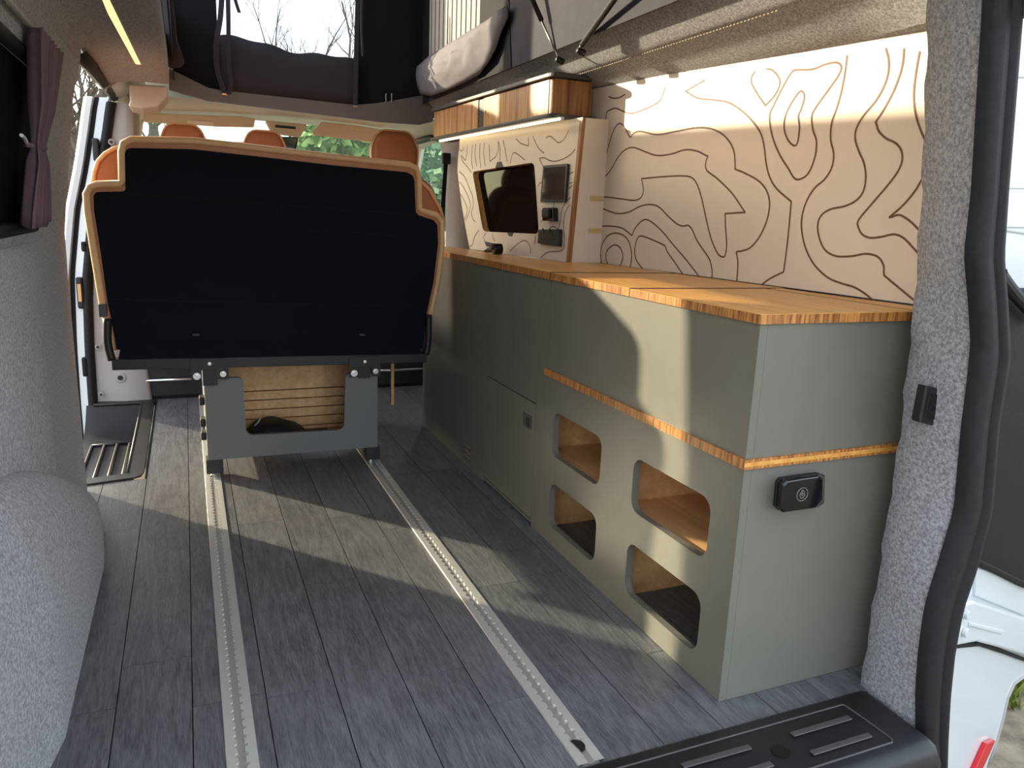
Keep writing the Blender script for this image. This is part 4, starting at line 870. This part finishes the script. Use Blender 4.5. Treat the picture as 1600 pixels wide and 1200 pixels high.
# black bag inside the pedestal
bg = MB(); rows = []
for i in range(13):
    u = i / 12; x = -.775 + .29 * u; hgt = .075 * (math.sin(math.pi * min(1, u * 1.15 + .12)) ** .5 if u < .92 else .45) * (1 - .35 * u); hgt = max(hgt, .012)
    rows.append([(x, 1.715 + .10 + (.095 if 0 < i < 12 else .05) * math.cos(a), .0825 + hgt * (.5 + .5 * math.sin(a)) * (1.25 + .1 * math.sin(5 * a + i))) for a in [2 * math.pi * j / 14 for j in range(14)]])
bagt = thing('soft_bag', 'limp black nylon bag lying inside the seat pedestal', 'bag', (-.63, 1.82, .082))
bg.loft(rows, True, True).build('body', 'bag', bagt, smooth=True)
MB().tube([at(398, 665, 'Y', 1.80), at(403, 660, 'Y', 1.79), at(407, 653, 'Y', 1.79)], .003, 6).build('zip_pull', 'grey_plastic', bagt)
# ================================================================ CAB SEATS
def cab_seat(cx, w, ztop, hz, hw, label, y=2.98, hx=None):
    t = thing('cab_seat', label, 'car seat', (cx, y + .1, .0), 'seats in the driving cab')
    hx = cx if hx is None else hx
    pts = rpoly([(cx - w / 2 + .02, .55), (cx + w / 2 - .02, .55), (cx + w / 2, .85), (cx + w / 2 - .03, ztop), (cx - w / 2 + .03, ztop), (cx - w / 2, .85)], [.05, .05, .1, .13, .13, .1], 8)
    MB().slab([(a, y, b) for a, b in pts], (0, .14, 0)).build('backrest', 'tan', t, .035, 4, smooth=True)
    pin = [(cx + (a - cx) * .78, .62 + (b - .62) * .86 + .015) for a, b in pts]
    MB().tube([(a, y + .003, b) for a, b in pin + pin[:1]], .006, 6).build('back_piping', 'tan_light', t, smooth=True)
    hp = rpoly([(hx - hw / 2 + .01, ztop - .03), (hx + hw / 2 - .01, ztop - .03), (hx + hw / 2, hz - .08), (hx + hw * .33, hz), (hx - hw * .33, hz), (hx - hw / 2, hz - .08)], [.04, .04, .06, .08, .08, .06], 8)
    MB().slab([(a, y + .02, b) for a, b in hp], (0, .10, 0)).build('headrest', 'tan', t, .03, 4, smooth=True)
    MB().tube([(a, y + .035, b) for a, b in hp + hp[:1]], .005, 6).build('headrest_piping', 'tan_light', t, smooth=True)
    box('base', cx - w / 2 + .03, cx + w / 2 - .03, y - .05, y + .45, .0, .40, 'black', t, .02); box('cushion', cx - w / 2 + .01, cx + w / 2 - .01, y + .02, y + .5, .401, .55, 'fabric_dark', t, .04, 3)
    MB().tube([(cx - w / 2 + .05, y - .06, .10), (cx, y - .07, .10), (cx + w / 2 - .05, y - .06, .10)], .008, 8).build('release_bar', 'steel', t, smooth=True)
    return t
cab_seat(-1.02, .50, 1.215, 1.318, .21, 'tan leather cab seat closest to the grey pillar trim', hx=-.945)
cab_seat(-.57, .38, 1.19, 1.315, .21, 'tan leather middle cab seat under the overhead console', hx=-.575)
cab_seat(.085, .50, 1.14, 1.365, .255, 'tan leather driver seat beside the green side window', hx=.085)
# seat belt at the centre pillar
blt = thing('seat_belt', 'black seat belt hanging on the cream centre pillar beside the driver seat', 'seat belt', (.30, 2.75, .8))
q0, q1, q2 = at(697, 250, 'Y', 2.74), at(693, 310, 'Y', 2.74), at(690, 368, 'Y', 2.74)
mb = MB(); mb.loft([[p + Vector((-.011, 0, 0)), p + Vector((.011, 0, 0))] for p in smooth_line([q0, q1, q2], 5)], closed=False); mb.build('webbing', 'canvas', blt, solid=.002)
MB().box(q0.x - .02, q0.x + .025, 2.735, 2.75, q0.z - .02, q0.z + .035).build('belt_guide', 'black', blt, .006)
# ================================================================ CURTAIN
ct = thing('tied_curtain', 'gathered mauve curtain tied back beside the dark side window', 'curtain', (-1.25, .98, .89))
rows = []; hgts = [(1.288, .94, .165), (1.27, .945, .160), (1.22, .955, .135), (1.15, .955, .095), (1.075, .945, .060), (1.06, .945, .055), (1.03, .950, .075), (.97, .965, .11), (.92, .97, .125), (.893, .975, .13)]
for z, yc, w in hgts:
    r = []
    for k in range(41):
        u = k / 40 - .5; xw = interp(XL, z) + .026 + .015 * math.sin(u * 40 + z * 2.0) * (1 if w > .07 else .5)
        r.append((xw, yc + u * w * 2.0 * .9, z + (.006 * math.sin(u * 30) if z < .9 else 0)))
    rows.append(r)
MB().loft(rows, closed=False).build('cloth', 'mauve', ct, smooth=True, solid=.004)
MB().tube([(-1.262, .88, 1.065), (-1.238, .945, 1.062), (-1.262, 1.01, 1.065)], .006, 8).build('tie_band', 'mauve', ct, smooth=True)
MB().tube([(-1.262, .885, 1.068), (-1.258, .84, 1.075), (-1.257, .80, 1.078)], .004, 6).build('tie_tail', 'white_plastic', ct)
MB().cyl((-1.262, 1.02, .985), (1, 0, 0), .011, .008, 14).build('press_stud', 'steel', ct, .002)
MB().cyl((-1.228, 1.06, 1.20), (1, 0, 0), .006, .006, 12).build('press_stud', 'steel', ct, .002)
hk = MB()
for k in range(6): hk.tube([(-1.215, .98 + k * .022, 1.290), (-1.213, .985 + k * .022, 1.300), (-1.215, .99 + k * .022, 1.290)], .002, 5)
hk.build('hook', 'white_plastic', ct)
# ================================================================ CORNER POST SWITCH
ps = thing('post_socket', 'small black recessed switch panel on the carpeted rear post', 'switch', at(1457, 635, 'Y', -.14))
q = [at(x, y, 'Y', -.134) for x, y in ((1448, 603), (1477, 609), (1465, 667), (1437, 660))]
MB().slab(q, (0, .02, 0)).build('frame', 'black', ps, .003); 
c = sum(q, Vector()) / 4; MB().slab([c + (p - c) * .66 + Vector((0, -.002, 0)) for p in q], (0, .006, 0)).build('rocker', 'black_gloss', ps, .001)
# ================================================================ OPEN REAR DOOR
dpn = Vector((.259, -.966, 0)); dpp = Vector((.40, -.10, 0))
rd = sgroup('door_1', (.5, -.12, -.2))
def dz(x, y, k=0.0): return atp(x, y, dpp + dpn * k, dpn)
def dslab(name, pix, m, k=0.0, th=.02, bev=.004, par=None): return MB().slab([dz(x, y, k) for x, y in pix], dpn * -th).build(name, m, par or rd, bev, 3)
dslab('window_surround', [(1585, -60), (1760, -60), (1760, 380), (1640, 372), (1600, 366), (1558, 360)], 'white_paint')
for y0, h in ((112, 9), (290, 5), (330, 26)): dslab('pressing', [(1560, y0), (1740, y0 + 3), (1740, y0 + h + 3), (1560, y0 + h)], 'white_paint', .006, .008, .003)
dslab('mid_panel', [(1545, 355), (1760, 362), (1760, 470), (1545, 462)], 'white_paint', -.006)
dslab('trim_panel', [(1555, 449), (1760, 456), (1760, 960), (1600, 916), (1540, 888), (1530, 880)], 'panel_black', .010, .02, .006)
dslab('trim_lip', [(1525, 871), (1600, 908), (1760, 952), (1760, 966), (1600, 919), (1525, 881)], 'panel_black', .016, .02, .004)
low = dslab('lower_panel', [(1500, 880), (1600, 915), (1760, 960), (1760, 1000), (1640, 1036), (1605, 1053), (1584, 1068), (1574, 1090), (1566, 1125), (1556, 1160), (1545, 1190), (1530, 1240), (1468, 1240)], 'white_paint', -.004, .02, .005)
dslab('pressing', [(1526, 885), (1640, 925), (1640, 965), (1600, 962), (1525, 932)], 'white_paint', .003, .01, .004)
eg = [(1640, 1036), (1605, 1053), (1584, 1068), (1574, 1090), (1566, 1125), (1556, 1160), (1546, 1190)]
MB().tube([dz(x, y, -.004) for x, y in eg], .005, 8).build('hem_edge', 'grey_plastic', rd, smooth=True)
hg = dslab('hinge_arm', [(1500, 944), (1524, 939), (1562, 952), (1620, 972), (1680, 985), (1680, 1036), (1620, 1030), (1560, 1012), (1528, 1004), (1497, 1010)], 'white_paint', .022, .024, .008)
dslab('hinge_rib', [(1515, 972), (1570, 986), (1566, 992), (1515, 979)], 'white_paint', .026, .008, .003, hg)
for px, py in ((1507, 959), (1505, 987)): 
    MB().cyl(dz(px, py, .022), dpn, .011, .010, 14).build('hinge_bolt', 'white_paint', hg, .002)
dslab('rubber_line', [(1490, 1008), (1530, 1004), (1565, 1014), (1640, 1042), (1640, 1048), (1565, 1021), (1530, 1010), (1490, 1014)], 'rubber', .004, .006, .001)
dslab('lens', [(1543, 1163), (1556, 1157), (1548, 1176), (1530, 1215), (1515, 1225)], 'red', .010, .014, .003)
ho = []
for i in range(61):
    u = i / 60; ho.append(dz(1562 + 60 * u, 426 + 62 * u ** .8 + (10 * u), .03))
MB().tube(ho, [.013 if i % 2 == 0 else .0105 for i in range(61)], 10).build('cable_hose', 'black', rd)
# ================================================================ OUTDOORS
def bare_tree(loc, h, label, seed, lean=(0, 0)):
    random.seed(seed); t = thing('bare_tree', label, 'tree', loc); mb = MB()
    def branch(p, d, L, r, lev):
        pts = [p]; rs = [r]
        for i in range(4):
            d = (d + Vector((random.uniform(-.22, .22), random.uniform(-.22, .22), random.uniform(-.04, .2)))).normalized(); p = p + d * L / 4; pts.append(p); rs.append(r * (1 - .14 * (i + 1)))
        mb.tube(pts, rs, 6 if lev < 2 else 4, cap=False)
        if lev < 4:
            for k in range(5 if lev < 3 else 4):
                i = random.randint(1, 4); dd = (d + Vector((random.uniform(-1, 1), random.uniform(-1, 1), random.uniform(-.25, .7)))).normalized(); branch(pts[i], dd, L * random.uniform(.5, .78), rs[i] * .6, lev + 1)
    branch(Vector(loc), Vector((lean[0], lean[1], 1)).normalized(), h * .42, h * .022, 0)
    mb.build('branches', 'bark', t, origin=loc); return t
bare_tree((-2.55, 13.5, -.6), 9, 'bare branching tree seen through the sliding door opening', 11)
bare_tree((-2.3, 9.9, -.6), 5.5, 'low bare tree with tangled twigs beside the parked car', 21, (.1, 0))
bare_tree((-1.9, 24, -.6), 9, 'slender bare tree seen through the windscreen', 5)
bare_tree((3.4, 26, -.6), 13, 'tall bare tree showing beyond the roof tent window', 15)
def leafy(loc, h, rx, label, m, seed, n=5200):
    random.seed(seed); t = thing('leafy_tree', label, 'tree', loc, 'green trees beyond the van'); mb = MB(); L = Vector(loc)
    for i in range(n):
        while True:
            v = Vector((random.uniform(-1, 1), random.uniform(-1, 1), random.uniform(-1, 1)))
            if .25 < v.length < 1: break
        c = L + Vector((v.x * rx, v.y * rx, h * .58 + v.z * h * .42)); nn = noise.noise(c * .9); c += Vector((nn, nn, nn)) * .3
        s = random.uniform(.06, .15); a = Vector((random.uniform(-1, 1), random.uniform(-1, 1), random.uniform(-1, 1))).normalized(); b = a.orthogonal().normalized()
        k = len(mb.v); mb.v += [c - a * s, c + b * s * .5, c + a * s, c - b * s * .5]; mb.f.append((k, k + 1, k + 2, k + 3))
    mb.build('foliage', m, t, origin=L); MB().tube([L, L + Vector((.05, 0, h * .3)), L + Vector((0, .05, h * .6))], [.16, .13, .08], 8).build('trunk', 'bark', t, smooth=True)
leafy((1.9, 12.0, -.6), 3.6, 1.25, 'pale green bushy tree beyond the windscreen', 'leaf', 1)
leafy((4.6, 14.5, -.6), 4.2, 1.9, 'darker green tree beyond the driver side of the windscreen', 'leaf_dark', 2)
leafy((3.1, 9.2, -.6), 3.4, 1.1, 'green shrub outside the driver side window', 'leaf_dark', 3)
leafy((6.4, 10.6, -.6), 4.6, 1.9, 'tall green shrub behind the driver side window', 'leaf', 4)
hs = thing('house', 'distant house with a red tiled roof beyond the windscreen', 'house', (1.7, 32, -.6))
box('wall', -.4, 3.8, 32, 36, -.6, 2.3, 'brick', hs)
MB().add([(-.7, 31.6, 2.3), (4.1, 31.6, 2.3), (4.1, 36.4, 2.3), (-.7, 36.4, 2.3), (1.2, 34, 3.5), (2.4, 34, 3.5)], [(0, 1, 5, 4), (1, 2, 5), (2, 3, 4, 5), (3, 0, 4), (0, 3, 2, 1)]).build('roof', 'roof_tile', hs)
# parked car outside the side door
pc = thing('parked_car', 'silver parked car with yellow stripe outside the sliding door', 'car', (-2.4, 7.0, -.6))
cx, cy = -2.4, 7.0
bp = [(-1.9, .25), (-1.85, .75), (-1.0, .92), (-.55, 1.42), (.9, 1.45), (1.55, .95), (1.95, .85), (2.0, .3)]
MB().slab([(cx + a * .95, cy - .85, -.6 + b) for a, b in bp], (0, 1.7, 0)).build('body', 'car_blue', pc, .08, 3)
MB().slab([(cx + a * .95, cy - .86, -.6 + b) for a, b in [(-.85, .95), (-.48, 1.36), (.85, 1.38), (1.35, .97)]], (0, .02, 0)).build('side_window', 'screen', pc)
MB().slab([(cx - 1.6, cy - .865, .02), (cx + 1.6, cy - .865, .02), (cx + 1.6, cy - .865, .16), (cx - 1.6, cy - .865, .16)], (0, .02, 0)).build('side_stripe', 'car_yellow', pc)
for a in (-1.2, 1.2): MB().cyl((cx + a, cy - .9, -.28), (0, 1, 0), .32, 1.8, 24).build('wheel', 'rubber', pc, .03)
# grass by the open rear door
random.seed(9); gm = MB()
for i in range(2600):
    x, y = random.uniform(1.4, 2.8), random.uniform(.26, 1.3)
    if y < .30 + .25 * max(0, 1.62 - x) + .03 * math.sin(x * 40): continue
    h = random.uniform(.04, .12); a = random.uniform(0, 6.28); d = Vector((math.cos(a), math.sin(a), 0)) * .008; l = Vector((random.uniform(-.04, .04), random.uniform(-.04, .04), h)); p = Vector((x, y, -.6))
    k = len(gm.v); gm.v += [p - d, p + d, p + l]; gm.f.append((k, k + 1, k + 2))
gr = gm.build('grass', 'grass'); gr['label'] = 'green grass tufts on the verge beyond the open rear door'; gr['category'] = 'grass'; gr['kind'] = 'stuff'
